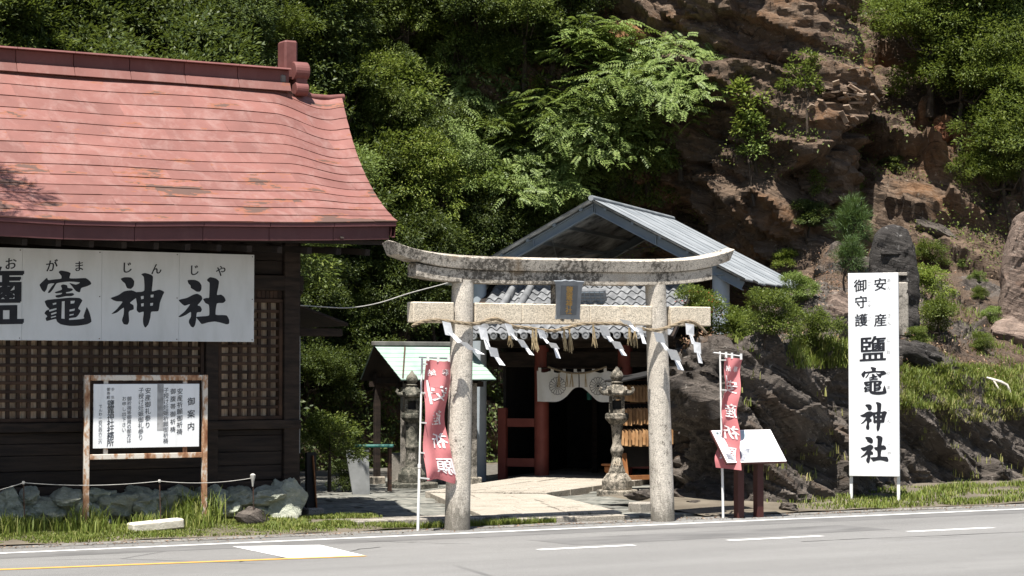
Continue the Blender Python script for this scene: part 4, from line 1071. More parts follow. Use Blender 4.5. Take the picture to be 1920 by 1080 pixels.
# ------------------------------------------------------------------ slanted information panel
ip = thing('information_panel', 'white slanted information panel on two dark maroon posts in front of the rocks', 'information board', (19.1, 26.1, 0))
xa, xb = at(1363, 868, y=25.78).x, at(1477, 866, y=25.78).x
f0, f1 = Vector((xa, 25.78, 0.83)), Vector((xa, 26.20, 1.315)); Ui = (f1-f0); Hi = Ui.length; Ui.normalize(); Ni = X_.cross(Ui).normalized()
if Ni.z < 0: Ni = -Ni
def ipp(u, v, e=0.0): return f0 + X_*(u*(xb-xa)) + Ui*(v*Hi) + Ni*e
MB().prism([ipp(0,0,-0.04), ipp(1,0,-0.04), ipp(1,1,-0.04), ipp(0,1,-0.04)], Ni*0.035).build('panel_frame', M_maroon, ip, 0.006)
MB().prism([ipp(0.012,0.02,-0.0045), ipp(0.988,0.02,-0.0045), ipp(0.988,0.98,-0.0045), ipp(0.012,0.98,-0.0045)], Ni*0.0045).build('panel_face', M_signwhite, ip)
def ipatch(name, pts, m, e): MB().add([ipp(u, v, e) for u, v in pts], [tuple(range(len(pts)))]).build(name, m, ip)
ipatch('header_band', [(0.03,0.74),(0.62,0.70),(0.60,0.86),(0.55,0.955),(0.03,0.955)], simple('print_blue_grey', (0.40,0.50,0.53), (0.55,0.63,0.65), 12, 0.4, 0.0), 0.0006)
ipatch('mountain_print', [(0.05,0.12),(0.22,0.05),(0.30,0.05),(0.40,0.22),(0.52,0.45),(0.40,0.40),(0.25,0.30),(0.05,0.30)], simple('print_grey', (0.10,0.11,0.13), (0.42,0.43,0.46), 9, 0.4, 0.0), 0.0007)
ipatch('flower_print', [(0.33,0.05),(0.60,0.05),(0.64,0.12),(0.52,0.26),(0.42,0.18)], simple('print_pink', (0.62,0.42,0.42), (0.74,0.66,0.64), 14, 0.4, 0.0), 0.0007)
mb = MB()
for i, ch in enumerate('鹽竈神社'): write(mb, ch, ipp(0.085+0.06*i, 0.89), X_, Ui, Ni, 0.052, 0.012, 0.0012)
mb.build('lettering', M_ink, ip)
for j in range(9): ipatch('text_line', [(0.66,0.86-0.075*j),(0.66+0.28*(1 if j % 4 else 0.7),0.86-0.075*j),(0.66+0.28*(1 if j % 4 else 0.7),0.875-0.075*j),(0.66,0.875-0.075*j)], M_greyink, 0.0008)
for px in (1385.5, 1422):
    x = at(px, 930, y=26.02).x; MB().box(x-0.058, x+0.058, 25.96, 26.08, -0.05, 1.02).build('post', M_maroon, ip, 0.008)

# ------------------------------------------------------------------ tall roadside sign
sg = thing('roadside_sign', 'tall white vertical sign with black brush characters on two legs before the rocks', 'sign', (*at(1640, 942, z=0.05).xy, 0))
cS = at(1640, 942, z=0.05); dirc = Vector((cS.x, cS.y, 0)).normalized(); ang = math.atan2(dirc.x, dirc.y) + math.radians(6)
Rs = Vector((math.cos(ang), -math.sin(ang), 0)); Ns = Vector((-math.sin(ang), -math.cos(ang), 0)); dS = cS.dot(FW)
kS = dS/FPX; wS = 93*kS*1.004
zs0, zs1 = at(1640, 893, d=dS).z, at(1640, 512, d=dS).z; cS = Vector((*at(1639, 800, d=dS).xy, 0))
MB().obox(cS + Z_*((zs0+zs1)/2), Rs, Ns, Z_, wS, 0.05, zs1-zs0).build('board', M_signwhite, sg, 0.006)
for s_ in (-1, 1):
    MB().obox(cS + Rs*(s_*(wS/2-0.025)) - Ns*0.05 + Z_*((zs1-0.2)/2), Rs, Ns, Z_, 0.05, 0.045, zs1-0.2+0.1).build('leg', M_pole, sg, 0.004)
def sp(px, py): return cS + Rs*((px-1639.5)*kS) + Z_*(zs1 + (512-py)*kS) + Ns*0.0255
for ch, px, py in (('安',1653,533),('産',1653,600),('御',1616,535),('守',1617,566),('護',1617,600)):
    mb = MB(); write(mb, ch, sp(px, py), Rs, Z_, Ns, 25*kS, 0.02, slant=0.08); mb.build('character', M_ink, sg)
mb = MB(); write(mb, '鹽', sp(1638,654), Rs, Z_, Ns, 51*kS, 0.022, slant=0.05); mb.build('brush_character', M_ink, sg)
for ch, px, py, w, h in (('竈',1640,714,47,52),('神',1639,781,50,55),('社',1640,842,52,52)):
    mb = MB(); write_brush(mb, ch, sp(px, py), Rs, Z_, Ns, w*kS, h*kS); mb.build('brush_character', M_ink, sg)
mb = MB()
for ch, px, py in (('あ',1669,526),('ん',1669,540),('さ',1669,592),('ん',1669,606),('し',1667,638),('お',1667,660),('が',1667,700),('ま',1667,726),('じ',1667,766),('ん',1667,789),('じ',1667,829),('や',1667,849),('ご',1632,532),('し',1632,562),('ゅ',1632,572),('ご',1632,598)): write(mb, ch, sp(px, py), Rs, Z_, Ns, 8*kS, 0.0)
mb.build('reading_aid', M_greyink, sg)

# ------------------------------------------------------------------ steel canopy over the shrine hall
SO = Vector((22.28, 35.26, 0)); SR = Vector((0.6494, -0.7604, 0)); SN = Vector((0.7604, 0.6494, 0))
def S(r, n, z): return SO + SR*r + SN*n + Z_*z
can = thing('steel_canopy', 'blue-grey steel gable canopy with corrugated sheets over the shrine hall', 'canopy', S(0, 2.6, 0))
EH, ER, EA = 3.93, 3.05, 5.53
zc = lambda r: EA - (EA-EH)*abs(r)/ER
for n in (0.0, 5.1):
    for s_ in (-1, 1):
        c = MB().tube([S(2.48*s_, n, -0.05), S(2.48*s_, n, 4.02)], 0.165, 28).build('column', M_column, can, 0, True)
        MB().tube([S(2.48*s_, n, 4.021), S(2.48*s_, n, 4.045)], 0.20, 24).build('cap_plate', M_steel, c)
        for k in range(4):
            a_ = k*math.pi/2+0.3; MB().tube([S(2.48*s_+0.14*math.cos(a_), n+0.14*math.sin(a_), 4.046), S(2.48*s_+0.14*math.cos(a_), n+0.14*math.sin(a_), 4.15)], 0.012, 6).build('bolt', M_column, c)
    for s_ in (-1, 1):
        up = (SN.cross(S(0,0,EA)-S(ER*s_,0,EH))).normalized()
        for nm, o, w, h in (('rafter', -0.165, 0.02, 0.15), ('rafter_flange', -0.08, 0.13, 0.016), ('rafter_flange', -0.25, 0.13, 0.016)):
            a_, b_ = S(0.0, n-0.15, EA+o), S((ER-0.1)*s_, n-0.15, zc(ER-0.1)+o)
            MB().beam(a_, b_, w, h).build(nm, M_steel, can)
        for rr in (0.02, 1.25):
            MB().beam(S(rr*s_, n-0.165, zc(rr)-0.24), S(rr*s_, n-0.165, zc(rr)-0.09), 0.10, 0.012, SR).build('stiffener', M_steel, can)
for s_ in (-1, 1):
    for rr in (0.25, 0.8, 1.35, 1.9, 2.45, 2.9):
        MB().beam(S(rr*s_, -0.3, zc(rr)-0.055), S(rr*s_, 5.5, zc(rr)-0.055), 0.05, 0.07).build('purlin', M_steel, can)
    MB().beam(S(2.48*s_, 0, 4.10), S(2.48*s_, 5.1, 4.10), 0.12, 0.09).build('eave_beam', M_steel, can)
    for k in range(9):
        n0 = -0.38 + k*0.67; mb = MB(); mb2 = MB(); dzk = 0.004*(k % 3); ext = 0.03*((k*7) % 4)
        def cor(u, v, off=0.0):
            n = n0 + 0.675*u; r_ = 0.03 + (ER+ext-0.03)*v; return S(r_*s_, n, zc(r_) + 0.016*math.cos(u*2*math.pi*7.5) + dzk + off)
        mb.grid(cor, 45, 3); mb.build('corrugated_sheet', M_sheet, can)
        mb2.grid(lambda u, v: cor(u, v, -0.022), 45, 3); mb2.build('underside_sheet', M_sheetold, can)
MB().tube([S(0, -0.4, EA+0.02), S(0, 5.65, EA+0.02)], 0.055, 10).build('ridge_cap', M_sheet, can, 0, True)
MB().tube([S(-1.9,0.3,4.35), S(1.0,4.8,5.0)], 0.012, 6).build('brace_rod', M_column, can); MB().tube([S(-1.0,0.1,4.95), S(-2.3,4.8,4.2)], 0.012, 6).build('brace_rod', M_column, can)
MB().beam(S(2.48, 0.1, 3.0), S(2.48, 5.1, 3.0), 0.08, 0.12).build('side_rail', M_steel, can); MB().beam(S(2.48, 0.1, 2.55), S(2.48, 5.1, 2.55), 0.08, 0.12).build('side_rail', M_steel, can)

# ------------------------------------------------------------------ shrine hall with tiled roof
SO = SO + SR*(-0.12) + SN*0.15
hall = thing('shrine_hall', 'dark shrine hall with red-brown posts and grey tiled roof under the steel canopy', 'shrine', S(-0.3, 1.5, 0))
for r_ in (-1.10, 0.62):
    MB().tube([S(r_, 0.07, 0.0), S(r_, 0.07, 2.7)], 0.145, 24).build('post', M_redpaint, hall, 0, True)
for r_ in (-1.92, 1.5):
    MB().obox(S(r_, 0.07, 0.72), SR, SN, Z_, 0.17, 0.15, 1.48).build('fence_post', M_redpaint, hall, 0.012)
for z in (0.38, 1.17):
    for a_, b_ in ((-1.83,-1.24),(0.77,1.41)): MB().obox(S((a_+b_)/2, 0.07, z), SR, SN, Z_, b_-a_, 0.08, 0.17).build('fence_rail', M_redpaint, hall, 0.006)
MB().obox(S(-0.24, 0.07, 2.42), SR, SN, Z_, 3.9, 0.14, 0.30).build('lintel', M_darkwood, hall, 0.008)
MB().obox(S(-0.24, 0.07, 2.75), SR, SN, Z_, 4.2, 0.16, 0.20).build('eave_beam', M_darkwood, hall, 0.008)
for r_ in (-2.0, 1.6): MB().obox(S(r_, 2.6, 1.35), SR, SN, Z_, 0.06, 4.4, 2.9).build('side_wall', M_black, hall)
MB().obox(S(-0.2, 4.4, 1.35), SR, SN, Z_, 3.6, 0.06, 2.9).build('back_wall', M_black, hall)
MB().obox(S(-0.2, 2.3, 0.05), SR, SN, Z_, 3.5, 4.0, 0.06).build('floor', M_kerb, hall)
for r_ in (-0.75, -0.05, 0.3): MB().obox(S(r_, 2.5, 1.2), SR, SN, Z_, 0.10, 0.10, 2.4).build('inner_post', M_darkwood, hall)
SLP = math.atan2(1.62, 2.75); rl = math.hypot(1.62, 2.75)
US = (SN*math.cos(SLP) + Z_*math.sin(SLP)); NS_ = (Z_*math.cos(SLP) - SN*math.sin(SLP))
def T(r, s, e=0.0): return S(r, -1.62, 2.86) + SR*0 + US*s + NS_*e
troof = MB().obox(T(-0.1, rl/2, -0.06), SR, US, NS_, 4.3, rl, 0.08).build('tiled_roof', M_darkwood, hall)
MB().obox(S(-0.1, 1.35, 3.5), SR, SN, Z_, 4.2, 0.06, 1.9).build('gable_board', M_darkwood, hall)
mb = MB(); tw, tl_ = 0.205, 0.235
def tilef(u, v):
    w = 0.034*math.sin(u*2*math.pi - 0.9) if u < 2 else 0
    return Vector(((u-0.5)*tw*1.04, (v-0.5)*tl_*1.12, w + (0.5-v)*0.030))
mb.grid(tilef, 10, 1); n0 = len(mb.v)
for i in range(11): q = tilef(i/10, 0); mb.v.append(q + Vector((0, 0.004, -0.022)))
for i in range(10): mb.f.append((i+1, i, n0+i, n0+i+1))
tme, _ = mb.mesh('roof_tile', M_tile, 0, True, (0,0,0))
Rm = Matrix((SR, US, NS_)).transposed(); eul = Rm.to_euler()
ncol_, nrow = 20, 12
for j in range(nrow):
    for i in range(ncol_):
        o = bpy.data.objects.new('roof_tile', tme); link(o, troof, T(-2.1 + (i+0.5)*tw, (j+0.5)*tl_, 0.035)); o.rotation_euler = eul
mb = MB(); mb.lathe([(0.0,-0.05),(0.068,-0.05),(0.072,0.035),(0.058,0.036),(0.055,0.026),(0.026,0.026),(0.024,0.034),(0.0,0.036)], 18)
dme, _ = mb.mesh('eave_end_tile', M_tile, 0, True, (0,0,0))
for i in range(ncol_):
    o = bpy.data.objects.new('eave_end_tile', dme); link(o, troof, T(-2.1 + (i+0.02)*tw, -0.02, 0.02)); o.rotation_euler = (-SN).to_track_quat('Z', 'Y').to_euler()
for r_ in (-1.62, -1.26):
    for k in range(7): MB().tube([T(r_, 0.30+k*0.36, 0.10), T(r_, 0.30+k*0.36+0.355, 0.115)], [0.075,0.066], 12).build('ridge_tile', M_tile, troof, 0, True)
MB().obox(T(0.05, 1.25, 0.16), SR, US, NS_, 0.80, 0.10, 0.34).build('crested_ridge', M_tile, troof, 0.03)
for k in range(7): MB().obox(T(-0.28+k*0.105, 1.195, 0.16), SR, US, NS_, 0.012, 0.012, 0.30).build('ridge_rib', M_steel, troof)
for k in range(4): MB().obox(T(0.05, 1.194, 0.05+k*0.075), SR, US, NS_, 0.76, 0.010, 0.012).build('ridge_rib', M_steel, troof)

# white entrance curtain
nor = thing('entrance_curtain', 'white split entrance curtain with two black chrysanthemum crests in the hall doorway', 'curtain', S(-0.25, -0.12, 2.2))
ZT = at(1085, 697, d=42).z
def cur(side):
    def fn(u, v):
        r_ = -0.255 + side*(0.01 + 0.86*u); hem = 1.575 + 0.30*(1-float(smooth01(u, 0.02, 0.62)))**1.6 + 0.02*u
        top = ZT - 0.035*math.sin(u*math.pi*3)**2 + 0.02*u
        return S(r_, -0.16 + 0.018*math.sin(u*19 + v*2) + 0.03*math.sin(u*7)*v, top + (hem-top)*v)
    return fn
for side in (-1, 1):
    fn = cur(side); cl = MB().grid(fn, 26, 12).build('curtain_half', M_cloth, nor, 0, True)
    cp = fn(0.47, 0.46); cw = lambda a_, r_: S((cp-SO).dot(SR) + r_*math.cos(a_), -0.235, cp.z + r_*math.sin(a_))
    mb = MB()
    def stroke(lp, wd):
        for (a1, r1), (a2, r2) in zip(lp[:-1], lp[1:]):
            p, q = cw(a1, r1), cw(a2, r2); d = (q-p).normalized(); n_ = d.cross(SN)*wd
            mb.add([p-n_, p+n_, q+n_, q-n_], [(0,1,2,3)])
    for k in range(16):
        a0 = k*math.pi/8
        stroke([(a0-math.pi/16, 0.035), (a0-math.pi/16, 0.148)], 0.0042)
        stroke([(a0 + w/6*math.pi/16, 0.150 + 0.022*math.sqrt(max(0, 1-(w/6)**2))) for w in range(-6, 7)], 0.0050)
    mb.add([cw(k*math.pi/6, 0.026) for k in range(12)], [tuple(range(12))])
    mb.build('crest', M_ink, cl)
    for u in (0.08, 0.34, 0.62, 0.92): MB().obox(fn(u, 0) + Z_*0.03, SR, SN, Z_, 0.06, 0.008, 0.09).build('hanging_loop', M_cloth, nor)
MB().tube([S(-1.1,-0.16,ZT+0.07), S(0.62,-0.16,ZT+0.07)], 0.016, 8).build('curtain_rod', M_darkwood, nor)
sh2 = thing('doorway_rope', 'thin straw rope with hanging tassels above the white entrance curtain', 'rope', S(-0.25, -0.3, 2.2))
MB().tube([S(-0.85+1.2*k/12, -0.28, ZT+0.10 - 0.13*math.sin(math.pi*k/12)) for k in range(13)], 0.020, 8).build('strand', M_rope, sh2, 0, True)
for r_ in (-0.46, -0.36, -0.08, -0.62):
    mb = MB()
    for j in range(7):
        dx = rs.uniform(-0.05, 0.05); mb.tube([S(r_, -0.29, ZT-0.02), S(r_+dx, -0.30, ZT-0.30)], [0.007,0.004], 4)
    mb.build('straw_tassel', M_straw, sh2)
bt = MB().lathe([(0.0,0.0),(0.045,0.0),(0.05,0.13),(0.03,0.16),(0.012,0.17),(0.012,0.55)], 12, S(-0.25, 0.5, 1.62)).build('bell_tassel', M_teal, None, 0, True)
tag(bt, 'green tassel hanging in the dark doorway behind the curtain slit', 'tassel')

# wooden stand, votive rack
p = at(1140, 885, d=41.3)
ws = thing('wooden_stand', 'small unpainted wooden stand with scalloped apron beside the hall doorway', 'stand', (p.x, p.y, 0.0))
z0 = at(1140, 869, d=41.3).z
MB().obox((p.x+0.12, p.y-0.1, z0-0.02), SR, SN, Z_, 0.50, 0.30, 0.04).build('top', M_brownwood, ws, 0.006)
MB().obox((p.x+0.12, p.y-0.1, z0-0.11), SR, SN, Z_, 0.42, 0.24, 0.135).build('apron', M_brownwood, ws, 0.03)
for s_ in (-0.16, 0.16): MB().obox(Vector((p.x+0.12, p.y-0.1, (z0-0.17)/2)) + SR*s_, SR, SN, Z_, 0.05, 0.05, z0-0.18).build('leg', M_brownwood, ws)
YE = 32.6
er = thing('votive_rack', 'black votive tablet rack with sloping roof beside the stone lantern', 'rack', (21.5, YE, 0))
MB().box(20.98, 22.15, YE, YE+0.05, 0.45, 2.12).build('back_panel', M_black, er, 0.006)
MB().prism([(20.92,YE-0.35,1.99),(22.3,YE-0.35,2.24),(22.3,YE-0.35,2.28),(20.92,YE-0.35,2.03)], (0,0.6,0)).build('rack_roof', M_black, er, 0.006)
for x in (21.15, 21.95):
    MB().beam((x, YE-0.12, 0), (x, YE+0.01, 0.7), 0.10, 0.10).build('leg', M_brownwood, er, 0.006); MB().beam((x+0.12, YE+0.3, 0), (x, YE+0.06, 0.7), 0.10, 0.10).build('leg', M_brownwood, er, 0.006)
MB().box(21.1, 22.0, YE-0.10, YE-0.04, 0.22, 0.30).build('brace', M_brownwood, er)
for z in (2.02, 1.60, 1.22): MB().tube([(21.0, YE-0.06, z), (22.15, YE-0.06, z+0.02)], 0.012, 6).build('rail', M_iron, er)
rs = random.Random(8)
for j, z in enumerate((2.00, 1.58, 1.20)):
    for k in range(15):
        x = 21.03 + k*0.076 + rs.uniform(-.012,.012); h = 0.31+rs.uniform(-.02,.02); zt_ = z-0.055+0.04*(x-21)*0.3
        a_ = math.radians(rs.uniform(38, 66)); dx, dy = Vector((math.cos(a_), -math.sin(a_), 0)), Vector((math.sin(a_), math.cos(a_), 0))
        c = Vector((x, YE-0.10, 0)); w = 0.075
        pl = [c+dx*(-w)+Z_*(zt_-h), c+dx*w+Z_*(zt_-h), c+dx*w+Z_*(zt_-0.05), c+Z_*zt_, c-dx*w+Z_*(zt_-0.05)]
        e_ = MB().prism(pl, dy*0.010).build('votive_tablet', M_ema, None)
        tag(e_, ('small wooden votive tablet hanging in the top row of the black rack','small wooden votive tablet hanging in the middle row of the black rack','small wooden votive tablet hanging in the bottom row of the black rack')[j], 'votive tablet', ('tablets of the top row','tablets of the middle row','tablets of the bottom row')[j])
        MB().tube([c+Z_*(zt_-0.02), (x, YE-0.06, z+0.01)], 0.004, 4).build('hanging_cord', M_ink, e_)

# ------------------------------------------------------------------ stone lanterns
M_lantern_stone = M_lantern
def lantern(label, c, H, slim):
    M_lantern = M_lantern_stone if slim else M_shadestone
    t = thing('stone_lantern', label, 'lantern', (*c, 0), 'pair of stone lanterns')
    k = H/2.25; X0, Y0 = c; q_ = 0.72; P = lambda *pr: [(r*k*q_, z*k) for r, z in pr]
    MB().lathe(P((0.50 if slim else 0.70,0.0),(0.50 if slim else 0.70,0.14),(0.47 if slim else 0.67,0.15)), sq=6, c=(X0,Y0,-0.02)).build('base_step', M_lantern, t, 0.015)
    MB().lathe(P((0.37,0.151),(0.37,0.30),(0.34,0.34),(0.26,0.42),(0.22,0.44)), sq=6, c=(X0,Y0,-0.02)).build('pedestal', M_lantern, t, 0.012)
    if slim: pr = P((0.205,0.441),(0.20,0.47),(0.155,0.56),(0.125,0.66),(0.12,0.74),(0.155,0.80),(0.165,0.84),(0.13,0.89),(0.105,0.95),(0.115,1.02),(0.13,1.20),(0.15,1.27))
    else: pr = P((0.19,0.441),(0.18,0.50),(0.165,0.60),(0.16,0.78),(0.18,0.80),(0.18,0.84),(0.16,0.86),(0.158,1.1),(0.17,1.24),(0.17,1.27))
    sh = MB().lathe(pr, 24, (X0,Y0,-0.02)).build('shaft', M_lantern, t, 0, True)
    mb = MB(); d = (EYE - Vector((X0,Y0,2.2))).normalized(); d.z = 0; d.normalize(); R_ = Vector((-d.y, d.x, 0))
    write(mb, '燈' if slim else '奉', Vector((X0,Y0,0.62*k)) + d*(0.127*k), R_, Z_, d, 0.15*k, 0.02, 0.0); sh2_ = mb.build('carved_character', M_nuki if slim else M_kerb, sh)
    MB().lathe(P((0.16,1.271),(0.24,1.33),(0.29,1.37),(0.29,1.45),(0.25,1.47)), sq=6, c=(X0,Y0,-0.02)).build('platform', M_lantern, t, 0.01)
    fb = MB(); z0, z1, w = 1.471*k-0.02, 1.76*k-0.02, 0.135*k
    for sx in (-1,1):
        for sy in (-1,1): fb.obox(Vector((X0,Y0,(z0+z1)/2)) + R_*(sx*(w-0.03*k)) + d*(sy*(w-0.03*k)), R_, d, Z_, 0.06*k, 0.06*k, z1-z0)
    box_ = fb.build('fire_box', M_lantern, t, 0.004)
    for nm, zz, hh in (('fire_box_sill', z0+0.035*k, 0.07*k), ('fire_box_head', z1-0.03*k, 0.06*k)):
        MB().obox(Vector((X0,Y0,zz)), R_, d, Z_, 2*w-0.125*k, 2*w-0.01*k, hh).build(nm, M_lantern, box_)
    MB().obox(Vector((X0,Y0,(z0+z1)/2)), R_, d, Z_, 2*w-0.04, 2*w-0.14*k, z1-z0-0.14*k).build('fire_box_shade_block', M_black, box_)  # solid black block paints the darkness inside the fire box
    MB().lathe(P((0.20,1.765),(0.36,1.78),(0.375,1.82),(0.30,1.86),(0.20,1.92),(0.14,1.965),(0.12,1.979)), sq=6, c=(X0,Y0,-0.02)).build('cap', M_lantern, t, 0.008)
    for q in range(6):
        a_ = q*math.pi/3 + math.pi/6
        MB().tube([(X0+math.cos(a_)*r_*k*q_, Y0+math.sin(a_)*r_*k*q_, z*k-0.02) for r_, z in ((0.30,1.83),(0.37,1.83),(0.395,1.87),(0.375,1.91),(0.35,1.895))], [0.03*k,0.035*k,0.032*k,0.026*k,0.015*k], 7).build('cap_curl', M_lantern, t, 0, True)
    MB().lathe(P((0.13,1.98),(0.15,2.0),(0.10,2.025),(0.145,2.06),(0.165,2.11),(0.13,2.17),(0.06,2.22),(0.02,2.27)), 16, (X0,Y0,-0.02)).build('finial', M_lantern, t, 0, True)
    return t
c = at(1157, 930, z=0.02); lantern('weathered stone lantern with carved slender shaft beside the votive rack', (c.x, c.y), 2.27, True)
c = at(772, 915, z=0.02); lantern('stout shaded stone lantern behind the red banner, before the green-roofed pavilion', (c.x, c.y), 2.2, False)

# ------------------------------------------------------------------ hand-washing pavilion
YP = 35.4
pv = thing('washing_pavilion', 'small open pavilion with pale green metal roof behind the red banner', 'pavilion', (19.0, 36.2, 0))
bl, br_ = at(745, 712, y=YP), at(930, 714, y=YP); tl_p = at(707, 647, y=YP+1.15)
xl, xrr, ze, zr_ = (bl.x+tl_p.x)/2, br_.x, bl.z, tl_p.z
for k in range(8):
    v0, v1 = k/8, (k+1)/8
    pt = lambda x, v, e=0.0: Vector((x, YP+1.15*v, ze+(zr_-ze)*v+e))
    MB().add([pt(xl,v0,0.012), pt(xrr,v0,0.012), pt(xrr,v1+0.01,0.002), pt(xl,v1+0.01,0.002), pt(xl,v0,-0.006), pt(xrr,v0,-0.006)], [(0,1,2,3),(4,5,1,0)]).build('roof_strip', M_greenroof, pv)
    MB().add([Vector((q.x, YP+1.15+(YP+1.15-q.y)*0.5, q.z)) for q in (pt(xl,v0), pt(xrr,v0), pt(xrr,v1), pt(xl,v1))], [(0,1,2,3)]).build('roof_strip', M_greenroof, pv)
MB().add([(xl+0.01,YP+0.02,ze-0.03),(xrr-0.01,YP+0.02,ze-0.03),(xrr-0.01,YP+1.15,zr_-0.03),(xl+0.01,YP+1.15,zr_-0.03)], [(0,1,2,3)]).build('roof_board', M_soffit, pv)
MB().add([(xl+0.01,YP+1.72,ze-0.03),(xrr-0.01,YP+1.72,ze-0.03),(xrr-0.01,YP+1.15,zr_-0.03),(xl+0.01,YP+1.15,zr_-0.03)], [(0,1,2,3)]).build('roof_board', M_soffit, pv)
MB().box(xl-0.01, xrr+0.01, YP+1.07, YP+1.23, zr_-0.01, zr_+0.07).build('ridge_cap', M_gutter, pv, 0.01)
a_, b_ = Vector((xl+0.05, YP+0.02, ze+0.022)), Vector((xl+0.62, YP+1.05, zr_-0.03)); MB().beam(a_, b_, 0.03, 0.012).build('diagonal_strip', M_iron, pv)  # thin dark strip running diagonally up the front slope
for x in (xl+0.25, xrr-0.3):
    for y in (YP+0.35, YP+1.5):
        MB().box(x-0.055, x+0.055, y-0.055, y+0.055, 0.16, ze+0.12).build('post', M_darkwood if y > YP+1 else M_kerb, pv, 0.006)
        MB().box(x-0.13, x+0.13, y-0.13, y+0.13, -0.02, 0.17).build('post_base', M_lantern, pv, 0.02)
    MB().beam((x, YP+0.1, ze-0.02), (x, YP+1.65, ze-0.02), 0.08, 0.10).build('beam', M_darkwood, pv)
for y in (YP+0.35, YP+1.5): MB().box(xl+0.1, xrr-0.1, y-0.04, y+0.04, ze-0.14, ze-0.04).build('beam', M_darkwood, pv)
bs = MB().box(xl+0.55, xrr-0.6, YP+0.85, YP+1.55, 0.0, 0.62).build('water_basin', M_kerb, None, 0.04); tag(bs, 'rough stone water basin in the shade under the green-roofed pavilion', 'basin')
p, q = at(664, 836, d=38.5), at(738, 836, d=38.5)
tp = thing('teal_bench', 'low teal plastic bench top in the shade before the dark hedge', 'bench', (p.x, p.y, 0))
MB().beam(p, q, 0.28, 0.05).build('top', M_teal, tp, 0.012)
for u in (0.1, 0.9): w_ = p.lerp(q, u); MB().box(w_.x-0.03, w_.x+0.03, w_.y-0.03, w_.y+0.03, -0.02, p.z-0.028).build('leg', M_iron, tp)
p = at(677, 905, d=37.6); zt_ = at(677, 846, d=37.6).z
gpn = thing('mesh_panel', 'leaning grey mesh panel in the shade below the teal bench', 'panel', (p.x, p.y, 0))
MB().prism([(p.x-0.15, p.y, 0.0),(p.x+0.18, p.y, 0.0),(p.x+0.22, p.y+0.15, zt_),(p.x-0.22, p.y+0.15, zt_)], (0,0.03,0)).build('sheet', M_greypanel, gpn, 0.004)
MB().beam((p.x-0.22, p.y+0.145, zt_), (p.x+0.22, p.y+0.145, zt_), 0.05, 0.03).build('rim', M_greypanel, gpn, 0.004)
p = at(586, 960, z=0.06)
dp = thing('wooden_marker', 'dark upright board with orange-brown edge on a stone block beside the building', 'post', (p.x, p.y, 0))
zt_ = at(585, 848, y=p.y).z
MB().box(p.x-0.10, p.x+0.06, p.y, p.y+0.06, 0.12, zt_).build('board', M_black, dp, 0.005); MB().beam((p.x+0.055, p.y-0.025, 0.10), (p.x-0.01, p.y-0.025, zt_-0.05), 0.04, 0.02).build('edge_batten', M_brownwood, dp, 0.004)
MB().box(p.x-0.14, p.x+0.14, p.y-0.14, p.y+0.14, -0.02, 0.125).build('stone_block', M_kerb, dp, 0.02)
cb = [at(554,572,y=28.5), at(600,575,d=33), at(655,577,d=34.5), at(710,568,d=36), at(770,549,d=38), at(850,527,d=40), at(893,508,d=42)]
tag(MB().tube([Vector(v) for v in catmull([tuple(v) for v in cb], 6)], 0.009, 6).build('overhead_cable', M_cord, None, 0, True), 'thin pale cable sagging from the building corner towards the canopy column', 'cable')

# ------------------------------------------------------------------ stones above the outcrop
def seat(px, py):
    h, n = cast(px, py); return h if h is not None else at(px, py, d=42)
h = seat(1668, 655); zb = drop(h.x+0.5, h.y+0.6, h.z)
dM = (h.x+0.4)*FW.x + (h.y+0.55)*FW.y
mon = thing('stone_monument', 'tall dark weathered standing stone behind the white roadside sign', 'monument', (h.x+0.4, h.y+0.55, zb))
cM = at(1668, 640, d=dM); zt_ = at(1668, 420, d=dM).z; kM = dM/FPX
prof = [(-55,-250),(-52,-150),(-53,-60),(-50,0),(-44,60),(-38,120),(-34,170),(-27,200),(-10,216),(12,220),(32,212),(42,180),(50,120),(55,40),(57,-60),(55,-150),(52,-250)]
def plate(prof, c, k, depth, material, name, parent, seed, step=0.05, R=RT):
    """a thick rough slab: outline resampled, shrunk towards front and back, roughened"""
    L = np.array(smooth_loop(prof, 10))*k; ctr = L.mean(axis=0); rings = []
    def ring(e, s_): return [tuple(Vector((c.x, c.y, c.z)) + R*float(ctr[0]+(x-ctr[0])*s_) + FW*(e*depth) + Z_*float(ctr[1]+(z-ctr[1])*s_)) for x, z in L]
    for s_ in np.linspace(0.03, 0.86, 26): rings.append(ring(-0.5, s_))
    for e, s_ in ((-0.49,0.90),(-0.45,0.95),(-0.36,0.985),(-0.2,1.0),(0.0,1.0),(0.2,0.99),(0.36,0.96),(0.46,0.9),(0.5,0.75)): rings.append(ring(e, s_))
    P = np.array(rings); nv, nu, _ = P.shape
    D = 0.08*fbm(P/0.8+seed, 3) + 0.035*crag(P, 0.6, seed) + 0.025*crag(P, 0.25, seed+3) + 0.02*fbm(P/0.12, 3)
    P = P + np.array(-FW)[None,None,:]*D[..., None] + np.array(R)[None,None,:]*(0.5*D)[..., None] + np.array(Z_)[None,None,:]*(0.4*D)[..., None]
    i = np.arange(nv-1)[:, None]*nu + np.arange(nu)[None, :]; j = np.arange(nv-1)[:, None]*nu + (np.arange(nu)[None, :]+1) % nu
    F = np.stack([i, j, j+nu, i+nu], -1).reshape(-1, 4)
    o = np_obj(name, P.reshape(-1, 3), F, material, parent, True); o.data.set_sharp_from_angle(angle=math.radians(45)); return o
slab_ = plate(prof, cM, kM, 0.55, M_monument, 'slab', mon, 3)
for (x0, x1, y0, y1) in ((-18,38,20,150),):
    pass
MB().obox(cM + RT*(2*kM) - FW*0.27 + Z_*(165*kM), RT, FW, Z_, 44*kM, 0.07, 7*kM).build('carved_ledge', M_monument, mon, 0.01)
